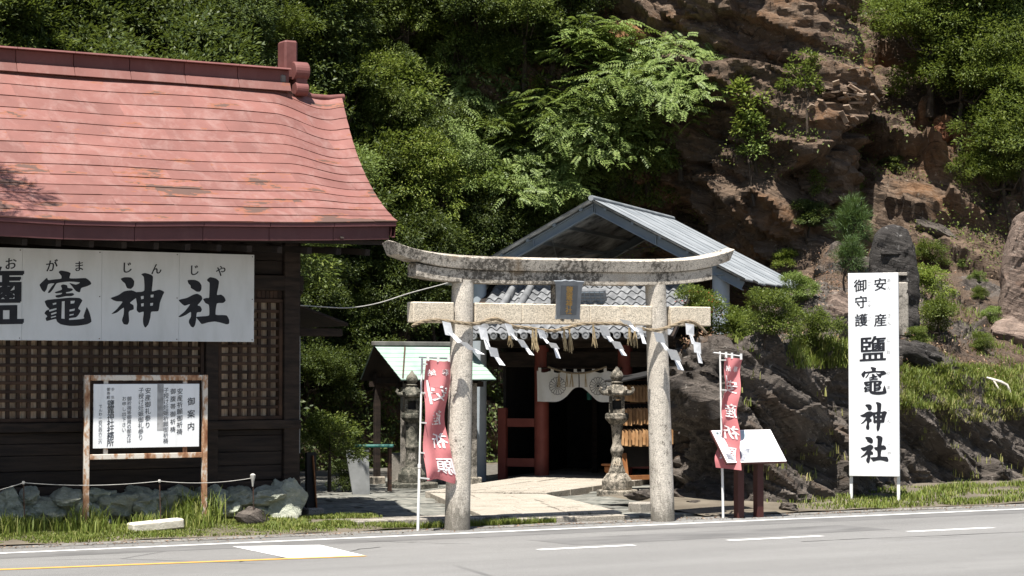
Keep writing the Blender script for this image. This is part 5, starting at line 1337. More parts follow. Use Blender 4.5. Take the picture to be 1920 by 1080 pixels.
MB().obox(cM + RT*(6*kM) - FW*0.27 + Z_*(125*kM), RT, FW, Z_, 46*kM, 0.07, 6*kM).build('carved_ledge', M_kerb, mon, 0.01)
MB().obox(cM + RT*(18*kM) - FW*0.275 + Z_*(60*kM), RT, FW, Z_, 26*kM, 0.04, 100*kM).build('pale_panel', M_kerb, mon, 0.02)
h = seat(1895, 640); dM2 = h.dot(FW) + 0.8; c2 = at(1915, 600, d=dM2)
st2 = plate([(-50,-70),(-47,0),(-40,50),(-33,110),(-22,165),(-8,196),(15,205),(45,190),(60,100),(62,0),(58,-70)], c2, dM2/FPX, 0.6, M_boulder, 'standing_stone', None, 9)
st2.data.set_sharp_from_angle(angle=math.radians(30)); tag(st2, 'brown standing stone cut by the photo edge above the pale boulder', 'standing stone')
bmesh_ = [rock_mesh('boulder', 80+i, M_boulder, 4, 0.7, 0.16) for i in range(3)]
dmesh = [rock_mesh('boulder', 90+i, M_monument, 4, 0.6, 0.18) for i in range(3)]
omesh = [rock_mesh('boulder', 97+i, M_outcrop, 4, 0.8, 0.20) for i in range(2)]
def boulder(px, py, d, wpx, hpx, me, rot, label, dy=1.0):
    h = seat(px, py); d = d or h.dot(FW); c = at(px, py, d=d); k = d/FPX
    o = put_rock('boulder', me, c, (wpx*k, wpx*k*dy, hpx*k), rot); tag(o, label, 'boulder'); return o
boulder(1895, 632, None, 42, 36, bmesh_[0], (0.1,0.2,0.4), 'pale brown boulder below the standing stone at the photo edge')
boulder(1715, 672, None, 52, 30, dmesh[0], (0.0,0.35,0.2), 'rounded black boulder at the foot of the standing monument')
boulder(1575, 580, None, 32, 38, bmesh_[1], (0.2,-0.2,0.9), 'cracked grey boulder left of the tall white sign')
boulder(1620, 660, None, 40, 26, dmesh[1], (0.2,0.1,0.5), 'dark low boulder hidden partly behind the tall white sign')
boulder(1752, 440, None, 46, 17, omesh[1], (0.1,0.55,0.1), 'broad tan rock lying on the slope above the monument')
boulder(1765, 250, None, 24, 20, rock_mesh('boulder', 111, mat_rock('rusty_rock', (0.06,0.028,0.016), (0.13,0.060,0.034), (0.18,0.075,0.036), (0.28,0.20,0.15), 0.45), 4, 0.8, 0.2), (0.3,0.5,0.2), 'rust-red broken rock high on the slope beneath the large tree')
boulder(1185, 65, None, 44, 40, rock_mesh('boulder', 113, mat_rock('orange_rock', (0.11,0.055,0.03), (0.23,0.13,0.075), (0.28,0.14,0.06), (0.36,0.28,0.2), 0.45), 4, 0.9, 0.18), (0.3,0.2,0.2), 'orange-brown blocky rock high on the cliff above the light green tree')
p = at(1208, 950, z=0.1)
sb = MB().obox((p.x, p.y, 0.07), Vector((1,.1,0)).normalized(), Vector((-.1,1,0)).normalized(), Z_, 0.42, 0.3, 0.2).build('stone_block', M_kerb, None, 0.02); tag(sb, 'dark square stone block on the ground behind the torii pillar', 'stone')
sb = put_rock('stone_block', omesh[0], (p.x+0.1, p.y+0.25, 0.26), (0.26,0.2,0.09), (0,0,0.2)); tag(sb, 'flat pale stone resting on the dark block behind the torii pillar', 'stone')
for k, (px, py, w, hh) in enumerate(((1300,950,26,14),(1440,945,36,18),(1345,935,30,16),(1480,955,22,10))):
    pp = at(px, py, z=0.05); boulder(px, py, pp.dot(FW), w, hh, omesh[k % 2], (0.1*k,0.2,0.5*k), ('low rough rock at the foot of the cave beside the pillar','low brown rock behind the posts of the information panel','small rough rock behind the white banner pole','small flat rock at the roadside edge of the outcrop')[k])
# bleached driftwood and the litter of broken slate on the buttress
p = seat(1868, 725); k = p.dot(FW)/FPX
br = [at(1850,708,d=p.dot(FW)-0.1), at(1862,712,d=p.dot(FW)-0.15), at(1876,716,d=p.dot(FW)-0.2), at(1888,722,d=p.dot(FW)-0.2), at(1893,732,d=p.dot(FW)-0.2), at(1896,743,d=p.dot(FW)-0.25)]
dw = thing('driftwood', 'bleached crooked branch lying on the grassy slope', 'branch', br[2])
MB().tube(br, [0.02,0.03,0.032,0.028,0.022,0.01], 8).build('branch', M_deadwood, dw, 0, True)
MB().tube([br[1], at(1872,728,d=p.dot(FW)-0.25), at(1884,738,d=p.dot(FW)-0.3)], [0.022,0.016,0.006], 7).build('side_branch', M_deadwood, dw, 0, True)
rs = random.Random(77)
deb = MB()
for k in range(36):
    px, py = 1545 + rs.gauss(50, 36), 172 + rs.gauss(8, 14) + 0
    h, n = cast(px, py + (px-1560)*0.18)
    if h is None: continue
    a_ = Vector((rs.uniform(0.3,1), rs.uniform(-0.5,0.5), rs.uniform(-0.5,0.2))).normalized(); b_ = a_.cross(Vector((rs.gauss(0,.3), rs.gauss(0,.3), 1))).normalized(); c_ = a_.cross(b_)
    deb.obox(h + n*0.05, a_, b_, c_, rs.uniform(0.10,0.42), rs.uniform(0.05,0.2), rs.uniform(0.015,0.06))
tag(deb.build('slate_rubble', M_debris), 'pale broken slate rubble lying on top of the rock buttress', 'rubble', kind='stuff')

# ------------------------------------------------------------------ plants
def leaf_quads(C, D, Nn, L, W):
    """one folded leaf per row: base C, direction D, normal Nn"""
    S_ = np.cross(D, Nn); S_ /= np.maximum(np.linalg.norm(S_, axis=1, keepdims=True), 1e-9)
    L = L[:, None]; W = W[:, None]
    a = C; b = C + D*L*0.5 + S_*W*0.5; c = C + D*L - Nn*L*0.12; d = C + D*L*0.5 - S_*W*0.5 + Nn*W*0.12
    V = np.stack([a, b, c, d], 1).reshape(-1, 3); F = np.arange(len(V)).reshape(-1, 4)
    return V, F
def unit(v): return v/np.maximum(np.linalg.norm(v, axis=-1, keepdims=True), 1e-9)
def crown(name, seed, R, nclump, nleaf, L, W, lobes=7, flatc=0.6, rc=(0.22,0.42), droop=0.15, inner=0.25, frond=False):
    r = np.random.default_rng(seed); R = np.array(R, float)
    lc = unit(r.normal(size=(lobes, 3)))*r.uniform(0.25, 0.62, (lobes, 1)); lc[:, 2] = lc[:, 2]*0.8 + 0.05
    lr = r.uniform(0.30, 0.52, lobes); CC = []
    w = lr**2/np.sum(lr**2)
    for k in range(nclump):
        i = r.choice(lobes, p=w); d = unit(r.normal(size=3)); d[2] = abs(d[2])*0.9 - 0.25*r.random()
        q = lc[i] + unit(d)*lr[i]*(1 - inner*r.random()**2)
        CC.append(q*R)
    CC = np.array(CC); out = unit(CC/R + np.array([0, 0, 0.35]))
    rcs = r.uniform(rc[0], rc[1], nclump)*R.mean()*0.62
    if frond:
        # sprays of paired leaflets along an arching stalk
        V, C0, D0, N0 = [], [], [], []
        for k in range(nclump):
            for f_ in range(max(1, nleaf//14)):
                a = r.uniform(0, 2*math.pi); d = np.array([math.cos(a), math.sin(a), 0.25*r.normal()]); d = unit(d + 0.5*out[k]*np.array([1,1,0.3]))
                st_ = CC[k] + r.normal(size=3)*rcs[k]*np.array([0.5,0.5,0.22]); ln = r.uniform(0.30, 0.55)
                up = unit(np.array([0,0,1.0]) + 0.25*r.normal(size=3)); sd = unit(np.cross(d, up))
                for j in range(7):
                    t = (j+0.6)/7; pt = st_ + d*ln*t + np.array([0,0,-0.30*ln*t*t])
                    for s_ in (-1, 1):
                        C0.append(pt); D0.append(unit(sd*s_ + d*0.55 + np.array([0,0,-0.25]))); N0.append(up)
        C0, D0, N0 = map(np.array, (C0, D0, N0)); n = len(C0)
        return leaf_quads(C0, D0, N0, L*r.uniform(0.7,1.15,n), W*r.uniform(0.8,1.1,n)), lc*R
    n = nclump*nleaf
    ci = np.repeat(np.arange(nclump), nleaf)
    off = unit(r.normal(size=(n, 3)))*(r.random((n, 1))**0.45); off[:, 2] = off[:, 2]*flatc
    C0 = CC[ci] + off*rcs[ci][:, None]
    D0 = unit(off*1.2 + out[ci]*0.55 + r.normal(size=(n, 3))*0.45 + np.array([0, 0, -droop]))
    N0 = unit(np.array([0, 0, 1.0]) + 0.5*out[ci] + r.normal(size=(n, 3))*0.45)
    N0 = unit(N0 - D0*np.sum(N0*D0, axis=1, keepdims=True))
    return leaf_quads(C0, D0, N0, L*r.uniform(0.65,1.2,n), W*r.uniform(0.7,1.15,n)), lc*R
def trunk_mb(h, lobes, r0, lean=(0,0)):
    mb = MB(); top = Vector((lean[0], lean[1], h)); mid = Vector((lean[0]*0.3+0.08, lean[1]*0.3, h*0.5))
    mb.tube([(0,0,-0.4), (0.02,0,h*0.2), mid, top], [r0*1.25, r0, r0*0.8, r0*0.5], 8)
    for c in lobes:
        e = top + Vector(c); m = mid.lerp(e, 0.5) + Vector((0,0,-0.1)); mb.tube([mid.lerp(top, 0.4), m, e], [r0*0.45, r0*0.3, r0*0.08], 5)
    return mb
TPL = {}
def template(key, mats, seed, R, h, r0, **kw):
    (V, F), lc = crown('crown', seed, R, **kw)
    V = V + np.array([0, 0, h])
    cme = np_mesh('crown', V, F); cme.materials.append(mats)
    tme_, _ = trunk_mb(h, [tuple(c) for c in lc], r0).mesh('trunk', M_bark, 0, True, (0,0,0))
    TPL[key] = (cme, tme_)
template('tree', L_dark, 1, (2.3,2.3,1.9), 2.7, 0.14, nclump=300, nleaf=64, L=0.105, W=0.046, lobes=11, rc=(0.16,0.32))
template('tree2', L_mid, 2, (2.0,2.0,2.1), 2.8, 0.12, nclump=250, nleaf=50, L=0.150, W=0.062, lobes=11, rc=(0.16,0.32))
template('tree3', L_dark, 12, (1.8,1.8,2.4), 3.0, 0.13, nclump=260, nleaf=66, L=0.100, W=0.040, lobes=12, droop=0.5, rc=(0.16,0.30))
template('fine', L_mid, 3, (1.5,1.5,1.5), 1.5, 0.07, nclump=260, nleaf=60, L=0.078, W=0.034, lobes=10, rc=(0.16,0.32))
template('shrub', L_mid, 4, (1.0,1.0,0.85), 0.75, 0.04, nclump=150, nleaf=46, L=0.075, W=0.038, lobes=7)
template('shrub2', L_mid, 14, (1.0,1.0,1.0), 0.8, 0.04, nclump=130, nleaf=46, L=0.085, W=0.04, lobes=6)
template('feather', L_light, 5, (2.6,2.6,1.35), 1.7, 0.10, nclump=230, nleaf=42, L=0.125, W=0.055, lobes=11, frond=True)
template('feather2', L_light, 15, (1.6,1.6,1.2), 1.2, 0.06, nclump=140, nleaf=42, L=0.125, W=0.055, lobes=8, frond=True)
template('sapling', L_light, 6, (0.8,0.8,1.0), 1.1, 0.03, nclump=46, nleaf=26, L=0.105, W=0.05, lobes=6, rc=(0.2,0.32))
template('tall', L_dark, 41, (2.7,2.7,3.0), 5.2, 0.17, nclump=520, nleaf=64, L=0.105, W=0.044, lobes=16, rc=(0.11,0.22))
template('pine', L_pine, 7, (0.55,0.55,1.1), 1.2, 0.035, nclump=70, nleaf=80, L=0.16, W=0.010, lobes=7, droop=-0.2)
template('bigpine', L_pine, 8, (2.0,2.0,1.2), 8.0, 0.2, nclump=120, nleaf=120, L=0.26, W=0.016, lobes=11, flatc=0.4, droop=-0.1)
def plant(key, name, loc, scale, rz, label, cat='tree', group=None, mat=None, tilt=(0,0)):
    cme, tm = TPL[key]
    t = bpy.data.objects.new(name, None); link(t, None, loc); tag(t, label, cat, group)
    t.scale = (scale,)*3 if not hasattr(scale, '__len__') else scale; t.rotation_euler = (tilt[0], tilt[1], rz)
    for nm, me in (('crown', cme), ('trunk', tm)):
        o = bpy.data.objects.new(nm, me); COL.objects.link(o); o.parent = t
        if nm == 'crown' and mat is not None:
            o.material_slots[0].link = 'OBJECT'; o.material_slots[0].material = mat
    return t
CROWN_H = {'tree':2.7,'tree2':2.8,'tree3':3.0,'fine':1.5,'shrub':0.75,'shrub2':0.8,'feather':1.7,'feather2':1.2,'sapling':1.1,'pine':1.2,'bigpine':8.0,'tall':5.2}
rs = random.Random(99)
def grow(key, name, px, py, scale, label, cat='tree', group=None, mat=None, root=0.0, fwd=0.0, d=None):
    """plant whose crown shows at the pixel: rooted in the rock below and behind it"""
    s0 = scale if not hasattr(scale, '__len__') else scale[2]
    h, n = cast(px, py)
    if h is None: return
    dd = (d or h.dot(FW)) ; k = FPX/dd
    hc = CROWN_H[key]*s0
    if d is None:
        pyr = py + hc*k*0.85
        h2, n2 = cast(px, min(pyr, 900)); h = h2 if h2 is not None else h
        loc = h.copy(); loc.z -= 0.1
    else:
        loc = at(px, py, d=d); loc.z -= hc
        zg = max(0.0, drop(loc.x, loc.y, 0.0)) if True else 0
        loc.z = min(loc.z, max(zg, loc.z)) 
    return plant(key, name, loc, scale, rs.uniform(0, 6.28), label, cat, group, mat, (rs.uniform(-.12,.12), rs.uniform(-.12,.12)))

def cling(key, name, px, py, scale, label, cat='shrub', mat=None, lean=0.75):
    """plant rooted in a steep face and leaning out of it, its crown about at the pixel"""
    s0 = scale if not hasattr(scale, '__len__') else scale[2]
    h, n = cast(px, py)
    if h is None: return
    k = FPX/h.dot(FW); h2, n2 = cast(px, py + CROWN_H[key]*s0*k*0.55)
    if h2 is not None and h2.dot(FW) > h.dot(FW) - 3: h, n = h2, n2
    out = Vector((-0.45, -0.89, 0)); ax = (out*lean + Z_).normalized()
    t = plant(key, name, h - ax*0.15, scale, 0, label, cat, None, mat)
    t.rotation_euler = (ax.to_track_quat('Z', 'Y').to_matrix() @ Matrix.Rotation(rs.uniform(0, 6.28), 3, 'Z')).to_euler()
    return t

# wooded slope behind the red roof and the gap beside it
G1 = 'trees on the slope behind the red roof'
for i in range(46):
    px = -140 + (i % 12)*70 + rs.uniform(-35,35); py = (-60, 40, 130, 230)[i // 12] + rs.uniform(-30,30)
    if px < 560 or py > 0:
        grow(('tree','tree2','tree3')[i % 3], 'evergreen_tree', px, py, rs.uniform(0.75,1.05), ('dense dark','mid-green','dense dark','dense dark')[i % 4] + (' evergreen tree at the top edge behind the red roof' if py < 0 else ' evergreen tree just above the ridge of the red roof' if py < 90 else ' evergreen tree mostly hidden behind the red roof'), 'tree', '%s trees behind the roof, row %s' % (('dark','mid-green','dark','dark')[i % 4], 'top' if py < 0 else 'ridge' if py < 90 else 'hidden'), (L_dark, L_mid, L_dark, L_dark)[i % 4])
def lab2(i, py):
    tone = ('dark','mid-green','light green','dark','mid-green','yellow-green')[i % 6]
    where = 'at the top of the wooded slope' if py < 110 else 'halfway up the wooded slope' if py < 300 else 'low on the slope behind the torii'
    lab = '%s leafy tree %s beside the red roof' % (tone, where)
    return lab, 'tree', '%s trees %s' % (tone, where)
for i in range(48):
    px = 600 + (i % 8)*72 + rs.uniform(-34,34); py = (-40, 60, 150, 250, 345, 440)[i // 8] + rs.uniform(-34,34)
    if px > 1090 and py > 60: continue
    key = ('tree3','fine','tree','fine','tree2')[i % 5]
    grow(key, 'hillside_tree', px, py, rs.uniform(0.62,0.9) if key != 'fine' else rs.uniform(0.8,1.15), *lab2(i, py), mat=(L_dark, L_mid, L_light, L_dark, L_mid, L_yellow)[i % 6])
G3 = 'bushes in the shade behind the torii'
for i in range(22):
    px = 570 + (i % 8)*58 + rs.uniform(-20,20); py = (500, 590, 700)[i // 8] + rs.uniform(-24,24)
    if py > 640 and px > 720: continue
    grow(('fine','shrub2','fine','tree3')[i % 4], 'shade_bush', px, py, rs.uniform(0.7,1.0), 'dark leafy bush at the shaded foot of the slope behind the torii', 'bush', G3, L_dark)  # the dark leaf colour stands in for the shade over these bushes
# plants one can tell apart
for px, py, key, sc, m, lab in ((1085,300,'fine',0.8,L_mid,'leafy bush below the feathery trees over the canopy ridge'),(1140,345,'fine',0.75,L_dark,'dark bush in the hollow just above the canopy apex'),(1190,300,'shrub2',1.0,L_mid,'leafy shrub on the dark rock right of the canopy apex'),(1105,395,'shrub',1.0,L_mid,'low shrub touching the canopy apex'),(1030,370,'fine',0.8,L_light,'light leafy bush above the canopy slope facing the torii'),(1000,440,'shrub2',0.9,L_mid,'shrub immediately above the canopy eave near the torii'),(840,330,'fine',0.9,L_light,'light leafy bush above the torii end near the red roof'),(760,420,'shrub2',1.0,L_yellow,'yellowish shrub beside the eave corner of the red roof')):
    cling(key, 'slope_bush', px, py, sc, lab, 'bush', m)
plant('tall', 'tall_tree', (15.0, 35.2, 0), 0.9, 0.4, 'tall dark tree standing just past the red roof gable over the shaded gap', 'tree', None, L_mid)
plant('tall', 'tall_tree', (17.4, 40.2, 0), 0.95, 1.4, 'tall spreading evergreen behind the green-roofed pavilion', 'tree', None, L_dark)
plant('tall', 'tall_tree', (13.6, 37.2, 0), 1.15, 2.4, 'tall dark tree rising directly behind the ridge ornament', 'tree', None, L_dark)
for px, py, sc, m, lab in ((1745,70,1.1,L_mid,'leafy tree overhanging the brown cliff hollow at its top'),(1800,165,1.05,L_mid,'leafy tree in the middle of the hanging foliage above the rust-red rock'),(1895,330,0.8,L_mid,'dark leafy tree over the shaded slope above the standing stone'),(1925,280,1.1,L_mid,'leafy tree cut by the photo edge above the standing stone'),(1860,110,1.2,L_light,'sunlit leafy tree at the centre of the hanging foliage')):
    grow('fine', 'overhanging_tree', px, py, sc*1.1, lab, 'tree', None, m)
grow('feather', 'feathery_tree', 1085, 240, 0.95, 'feathery tree below the brightest one, over the canopy ridge', 'tree', mat=L_light)
cling('feather', 'feathery_tree', 1135, 255, 0.85, 'layered light green tree directly over the canopy apex', 'tree', L_light)
cling('feather', 'feathery_tree', 1240, 170, 0.8, 'light green tree at the outer end of the feathery foliage on the cliff', 'tree', L_light)
cling('feather', 'feathery_tree', 1010, 330, 0.8, 'layered light green tree low over the canopy slope facing the torii', 'tree', L_light)
cling('feather2', 'feathery_tree', 900, 220, 0.9, 'small light feathery tree among dark trees above the torii end', 'tree', L_light)
grow('feather', 'feathery_tree', 1215, 265, 0.7, 'feathery low branches hanging towards the canopy ridge over bare rock', 'tree', mat=L_light)
grow('feather2', 'feathery_tree', 1120, 110, 1.1, 'topmost light feathery tree against the dark rock', 'tree', mat=L_light)
grow('feather', 'feathery_tree', 1165, 190, 1.15, 'light green feathery-leaved tree spreading across the dark cliff above the canopy', 'tree', mat=L_light)
grow('feather2', 'feathery_tree', 1275, 225, 1.0, 'light feathery branches reaching furthest over the dark cliff face', 'tree', mat=L_light)
grow('feather', 'feathery_tree', 960, 265, 0.85, 'feathery green tree with reddish new leaves left of the brightest tree', 'tree', mat=L_light)
grow('feather2', 'feathery_tree', 1040, 235, 1.0, 'small feathery tree between the two large feathery trees', 'tree', mat=L_mid)
grow('shrub2', 'bronze_shrub', 800, 285, 1.1, 'yellow-bronze leafed shrub among dark bushes near the red roof edge', 'shrub', mat=L_bronze)
grow('shrub2', 'bright_shrub', 920, 425, 1.2, 'bright yellow-green shrub just above the left slope of the canopy', 'shrub', mat=L_yellow)
cling('shrub', 'rounded_shrub', 1225, 350, (1.1,1.1,1.3), 'tall rounded green shrub rising behind the canopy ridge', 'shrub', mat=L_mid)
grow('shrub2', 'climbing_shrub', 760, 195, 1.5, 'shrub with drooping pale leaves hanging over the dark slope', 'shrub', mat=L_mid)
grow('tree2', 'overhanging_tree', 1835, 40, 1.15, 'large leafy tree covering the cliff at the top corner', 'tree', mat=L_mid)
grow('tree', 'overhanging_tree', 1925, 150, 1.05, 'dense tree at the photo edge beneath the topmost foliage', 'tree', mat=L_mid)
grow('tree2', 'overhanging_tree', 1880, 215, 0.75, 'lower leafy tree hanging down the slope towards the standing stone', 'tree', mat=L_mid)
grow('tree2', 'overhanging_tree', 1900, 10, 1.1, 'highest leafy tree filling the top corner of the cliff', 'tree', mat=L_light)
grow('fine', 'overhanging_tree', 1722, 15, 0.85, 'light leafy bush at the cliff top beside the bare brown rock', 'tree', mat=L_light)
grow('sapling', 'cliff_sapling', 1420, 225, 1.25, 'thin yellow-green sapling on the cliff left of the rock buttress', 'sapling', mat=L_yellow)
grow('sapling', 'cliff_sapling', 1410, 275, 1.0, 'lower spindly sapling on the cliff left of the rock buttress', 'sapling', mat=L_light)
grow('sapling', 'cliff_sapling', 1512, 150, 0.9, 'sparse sapling growing in the cleft above the buttress', 'sapling', mat=L_mid)
grow('shrub', 'cliff_shrub', 1515, 405, (0.72,0.72,0.6), 'dark hanging shrub on the rock directly above the canopy corner', 'shrub', mat=L_dark)
grow('shrub', 'cliff_shrub', 1603, 360, (0.45,0.45,0.4), 'small round glossy shrub on the rock above the monument', 'shrub', mat=L_mid)
grow('shrub', 'cliff_shrub', 1680, 305, (0.5,0.5,0.32), 'low dark shrub clinging to the middle of the rock buttress', 'shrub', mat=L_dark)
grow('sapling', 'cliff_sapling', 1672, 165, 0.7, 'tiny pale sapling beside the broken slate on the buttress', 'sapling', mat=L_yellow)
grow('sapling', 'cliff_sapling', 1530, 350, 0.55, 'thin sprig on the rock just above the dark hanging shrub', 'sapling', mat=L_mid)
grow('pine', 'young_pine', 1610, 440, 1.05, 'young feathery pine beside the top of the monument', 'pine', mat=L_pine)
grow('pine', 'young_pine', 1585, 495, 0.75, 'small young pine growing low at the side of the monument', 'pine', mat=L_pine)
for px, py, sc, m, lab in ((1472,488,0.45,L_yellow,'yellow-green leafy shrub at the corner of the canopy eave'),(1490,545,0.5,L_light,'pale leafy shrub below the canopy eave'),(1432,600,0.66,L_mid,'dense clipped shrub on the outcrop below the canopy'),(1525,618,0.56,L_mid,'low clipped shrub beside the cracked boulder'),
    (1745,475,0.55,L_mid,'rounded green shrub touching the shoulder of the monument'),(1745,530,0.6,L_yellow,'yellowish shrub beside the middle of the monument'),(1765,590,0.6,L_mid,'bushy shrub low beside the foot of the monument'),(1835,545,0.28,L_mid,'small isolated bush on the brown slope'),(1862,590,0.33,L_light,'small bush at the foot of the standing stone'),(1835,515,0.25,L_light,'tiny bush high on the brown leaf-littered slope'),(1840,640,0.35,L_mid,'little bush beside the pale boulder'),(1720,630,0.33,L_mid,'small sprout between the monument and the black boulder'),(1800,490,0.2,L_light,'tiny green seedling beyond the monument on bare soil')):
    grow(('shrub','shrub2')[int(px) % 2], 'slope_shrub', px, py, sc, lab, 'shrub', None, m)
az = grow('shrub', 'azalea_shrub', 1302, 588, (0.62,0.62,0.66), 'azalea shrub with a few red blossoms beside the torii top end', 'shrub', None, L_mid, d=36.5)
az2 = grow('shrub2', 'azalea_shrub', 1385, 618, (0.62,0.62,0.58), 'azalea bush spilling over the rocks under the canopy column', 'shrub', None, L_mid, d=36.2)
if az:
    r = np.random.default_rng(4); n = 60; C0 = unit(r.normal(size=(n,3)))*np.array([0.72,0.72,0.6])*0.9 + np.array([0,0,0.8]); C0 = C0[C0[:,2] > 0.7]
    C0 = np.repeat(C0, 5, axis=0) + r.normal(size=(len(C0)*5,3))*0.03; n = len(C0); D = unit(r.normal(size=(n,3)) + np.array([0,-.3,.5])); N0 = unit(np.cross(D, r.normal(size=(n,3))))
    V, F = leaf_quads(C0, D, N0, np.full(n,0.06), np.full(n,0.045)); me = np_mesh('blossoms', V, F); me.materials.append(L_flower)
    o = bpy.data.objects.new('blossoms', me); COL.objects.link(o); o.parent = az
p = at(618, 765, d=36.0); plant('shrub2', 'garden_bush', (p.x, p.y, 0.45), 0.72, 1.0, 'rounded green bush in the gap between building and teal bench', 'bush', None, L_mid)
p = at(655, 900, d=38.4); plant('shrub', 'garden_bush', (p.x-0.1, p.y, -0.15), (0.42,0.42,0.5), 2.0, 'low dark clump of leaves beside the leaning mesh panel', 'bush', None, L_dark)
plant('bigpine', 'pine_tree', (5.7, 27.1, 0), 1.05, 0.6, 'roadside pine outside the photo edge that shades the red roof', 'pine')

# undergrowth on the wooded slope: leaves lying on the ground surface
def surface_leaves(name, Pg, mask, n, L, W, mat, seed, lift=0.15, upw=0.8):
    r = np.random.default_rng(seed); idx = np.flatnonzero(mask.ravel()); pick = r.choice(idx, n)
    C0 = Pg.reshape(-1,3)[pick] + r.normal(size=(n,3))*np.array([0.08,0.08,0.05]); N = -vnormals(Pg).reshape(-1,3)[pick]; N *= np.sign(N @ np.array([-0.3,-0.6,0.7]))[:, None]
    C0 = C0 + N*(r.random((n,1))*lift)
    D = unit(r.normal(size=(n,3))*0.7 + N*0.5 + np.array([0,-0.1,-0.3])); NN = unit(N + np.array([0,0,upw]) + r.normal(size=(n,3))*0.4); NN = unit(NN - D*np.sum(NN*D, axis=1, keepdims=True))
    V, F = leaf_quads(C0, D, NN, L*r.uniform(0.6,1.3,n), W*r.uniform(0.7,1.2,n))
    return V, F
vis = (HP[...,0] > 6) & (HP[...,0] < 29.5) & (HP[...,2] > -0.2) & (HP[...,2] < 13.5)
mk = vis & (HP[...,0] + 0.6*fbm(HP/1.5, 3)*3 - 0.25*np.maximum(HP[...,2]-5,0) < 26.2)
V, F = surface_leaves('undergrowth', HP, mk, 90000, 0.15, 0.065, L_dark, 21, 0.35)
tag(np_obj('undergrowth', V, F, L_dark), 'ivy and low leaves covering the wooded slope', 'undergrowth', kind='stuff')
mk = (HP[...,0] > 29) & (HP[...,0] < 46) & (HP[...,2] > 0) & (HP[...,2] < 12) & (perlin(HP/2.2+9) > 0.30)
V, F = surface_leaves('cliff_growth', HP, mk, 9000, 0.075, 0.035, L_mid, 22, 0.25)
tag(np_obj('cliff_weeds', V, F, L_mid), 'scattered small leaves growing from ledges of the cliff', 'weeds', kind='stuff')
soilO = (Vv > 1.12) & (OP[...,0] > 22) & (OP[...,0] < 42)
V, F = surface_leaves('leaf_litter', OP, soilO, 15000, 0.075, 0.03, L_litter, 23, 0.03, 1.5)
tag(np_obj('leaf_litter', V, F, L_litter), 'brown dead leaves and chips covering the slope', 'leaf litter', kind='stuff')

# ------------------------------------------------------------------ grass
def blades(C0, H, seed, bend=0.35, w=0.010):
    r = np.random.default_rng(seed); n = len(C0); a = r.uniform(0, 2*math.pi, n); d = np.stack([np.cos(a), np.sin(a), np.zeros(n)], 1); s = np.stack([-np.sin(a), np.cos(a), np.zeros(n)], 1)
    b = r.uniform(0.2, 1.0, n)*bend*H; up = np.array([0,0,1.0])
    p1 = C0 + up*(H*0.6)[:, None] + d*(b*0.35)[:, None]; p2 = C0 + up*(H*r.uniform(0.8,1.0,n))[:, None] + d*b[:, None]; ww = (w*r.uniform(0.7,1.3,n))[:, None]*s
    V = np.stack([C0-ww, C0+ww, p1+ww*0.75, p1-ww*0.75, p2+ww*0.1, p2-ww*0.1], 1).reshape(-1,3); k = np.arange(n)[:, None]*6
    F = np.concatenate([k+np.array([[0,1,2,3]]), k+np.array([[3,2,4,5]])]); return V, F
def grass_obj(name, label, C0, H, mat, seed, **kw):
    V, F = blades(C0, H, seed, **kw); tag(np_obj(name, V, F, mat), label, 'grass', kind='stuff')
def zL(x, y): return 0.015 + 0.075*np.minimum(1, (y-26.38)/2.12*1.6)
r = np.random.default_rng(51)
n = 30000; x = r.uniform(6.5, 13.8, n); y = 26.42 + (r.random(n)**1.25)*1.75
nn = fbm(np.stack([x*1.3, y*1.8, 0*x+3], 1), 3); fr = smooth01(y, 26.45, 26.75); keep = (nn > -0.45) & (r.random(n) < 0.3+0.7*fr); x, y, nn = x[keep], y[keep], nn[keep]
H = (0.03 + 0.022*smooth01(y, 26.5, 27.2)) + 0.045*np.maximum(nn, 0)*r.uniform(0.3,1.6,len(x))
grass_obj('short_grass', 'short green grass along the road in front of the building', np.stack([x, y, zL(x,y)-0.01], 1), H, L_grass, 52, bend=0.7, w=0.007)
cs = [(8.6,27.7,.6,.24),(9.0,27.5,.3,.22),(9.45,27.75,.3,.36),(9.35,27.3,.3,.22),(10.2,27.5,.4,.22),(10.75,27.7,.3,.36),(11.0,27.75,.35,.50),(11.2,27.85,.2,.5),(10.85,27.3,.3,.20),(8.2,27.4,.5,.30),(7.5,27.6,.6,.35),(12.1,27.5,.3,.10),(11.75,27.6,.25,.22)]
C_, H_ = [], []
for cx, cy, s_, hh in cs:
    m = int(480*s_); C_.append(np.stack([r.normal(cx, s_*0.42, m), np.clip(r.normal(cy, 0.16, m), 26.6, 28.15), np.full(m, 0.08)], 1)); H_.append(hh*r.uniform(0.45,1.1,m))
grass_obj('tall_grass', 'tall grass tufts against the green foundation stones', np.vstack(C_), np.concatenate(H_), L_grass, 53, bend=0.6, w=0.008)
n = 30000; x = r.uniform(20.5, 42, n); y = 26.45 + r.random(n)**1.3*2.4 + np.maximum(0, x-22)*0.02
nn = fbm(np.stack([x*0.9, y*1.6, 0*x+8], 1), 3); keep = (nn > -0.25) & (r.random(n) < smooth01(x, 20.3, 22.0)); x, y, nn = x[keep], y[keep], nn[keep]
grass_obj('bank_grass', 'dry green grass on the bank under the tall sign', np.stack([x, y, 0.015+0.145*np.minimum(1,(y-26.4)/3.1*1.6)-0.01], 1), 0.04+0.12*np.maximum(nn,0)+0.04*r.random(len(x)), L_grass, 54, bend=0.7, w=0.008)
n = 3000; x = r.uniform(13.2, 16.0, n); y = 26.42 + r.random(n)**2*0.22
grass_obj('edge_grass', 'thin fringe of grass between gutter and kerb stones before the torii', np.stack([x, y, 0*x], 1), r.uniform(0.03,0.12,n), L_grass, 55, bend=0.6, w=0.006)
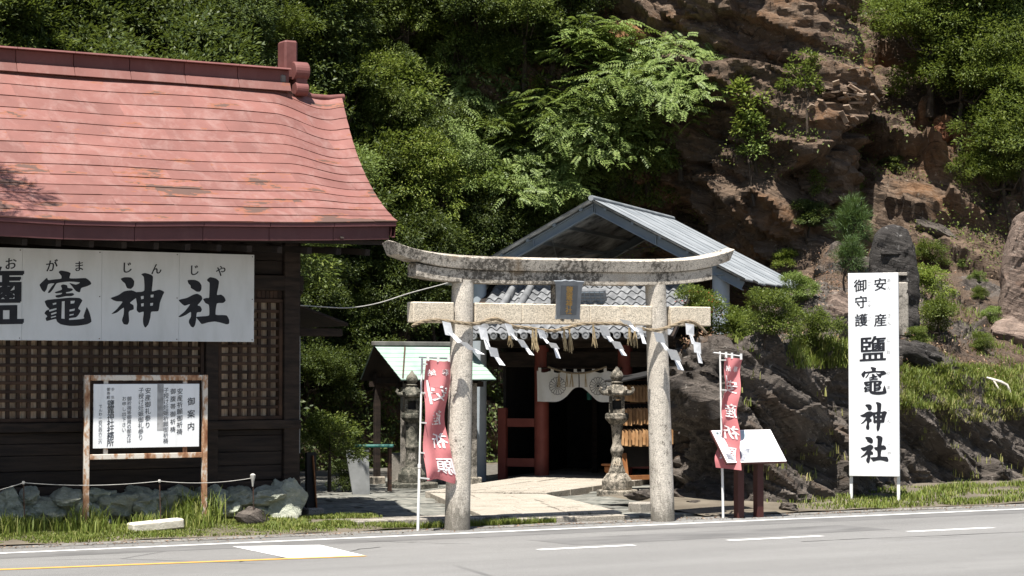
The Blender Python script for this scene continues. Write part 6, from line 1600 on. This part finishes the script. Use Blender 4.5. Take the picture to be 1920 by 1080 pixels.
def slope_grass(name, label, px0, px1, py0, py1, n, hh, mat, seed, thr=-0.1, w=0.010, bend=0.5):
    rr = random.Random(seed); P_ = []
    for _ in range(n):
        h, nrm_ = cast(rr.uniform(px0, px1), rr.uniform(py0, py1))
        if h is not None and abs(nrm_.z) > 0.25 and h.dot(FW) < 47: P_.append(h[:])
    P_ = np.array(P_); nn = fbm(P_*0.9 + seed, 3); P_ = P_[nn > thr]
    m = 7; P_ = np.repeat(P_, m, axis=0) + np.random.default_rng(seed).normal(size=(len(P_)*m, 3))*np.array([0.07,0.07,0.0]) - np.array([0,0,0.02])
    grass_obj(name, label, P_, hh*np.random.default_rng(seed+1).uniform(0.4,1.1,len(P_)), mat, seed+2, bend=bend, w=w)
slope_grass('outcrop_grass', 'bright long grass tuft on top of the outcrop left of the sign', 1480, 1600, 640, 690, 500, 0.22, L_grass, 61, -0.6, 0.009, 0.9)
slope_grass('slope_grass', 'grass covering the gentle slope right of the tall sign', 1690, 1920, 685, 765, 2600, 0.13, L_grass, 62, -0.5, 0.007, 1.3)
slope_grass('slope_dry_grass', 'yellowed dry grass mixed into the slope right of the tall sign', 1690, 1920, 700, 790, 700, 0.15, L_drygrass, 72, -0.2, 0.007, 1.3)
slope_grass('soil_weeds', 'thin weeds scattered over the brown leaf-littered slope', 1700, 1920, 470, 690, 700, 0.12, L_grass, 73, 0.05, 0.009, 1.2)
slope_grass('slope_weeds', 'patchy low weeds scattered on the rocky ground above the outcrop', 1380, 1920, 560, 700, 900, 0.16, L_grass, 63, 0.25)
slope_grass('ledge_grass', 'small grass tufts on ledges of the low rocks', 1350, 1920, 700, 900, 260, 0.18, L_drygrass, 64, 0.2)

# grit and dead leaves swept to the road edge
r = np.random.default_rng(91); n = 2600; x = r.uniform(7, 40, n); y = np.where(r.random(n) < 0.75, 26.02 + np.abs(r.normal(0, 0.16, n)), 25.6 + r.random(n)*0.45); C0 = np.stack([x, y, np.full(n, 0.013)], 1)
D = unit(np.stack([r.normal(size=n), r.normal(size=n), 0.15*r.random(n)], 1)); N0 = unit(np.array([0,0,1.0]) + 0.3*r.normal(size=(n,3)))
V, F = leaf_quads(C0, D, N0, r.uniform(0.015,0.055,n), r.uniform(0.012,0.03,n)); tag(np_obj('road_grit', V, F, L_litter), 'grit and dead leaves along the road edge', 'grit', kind='stuff')
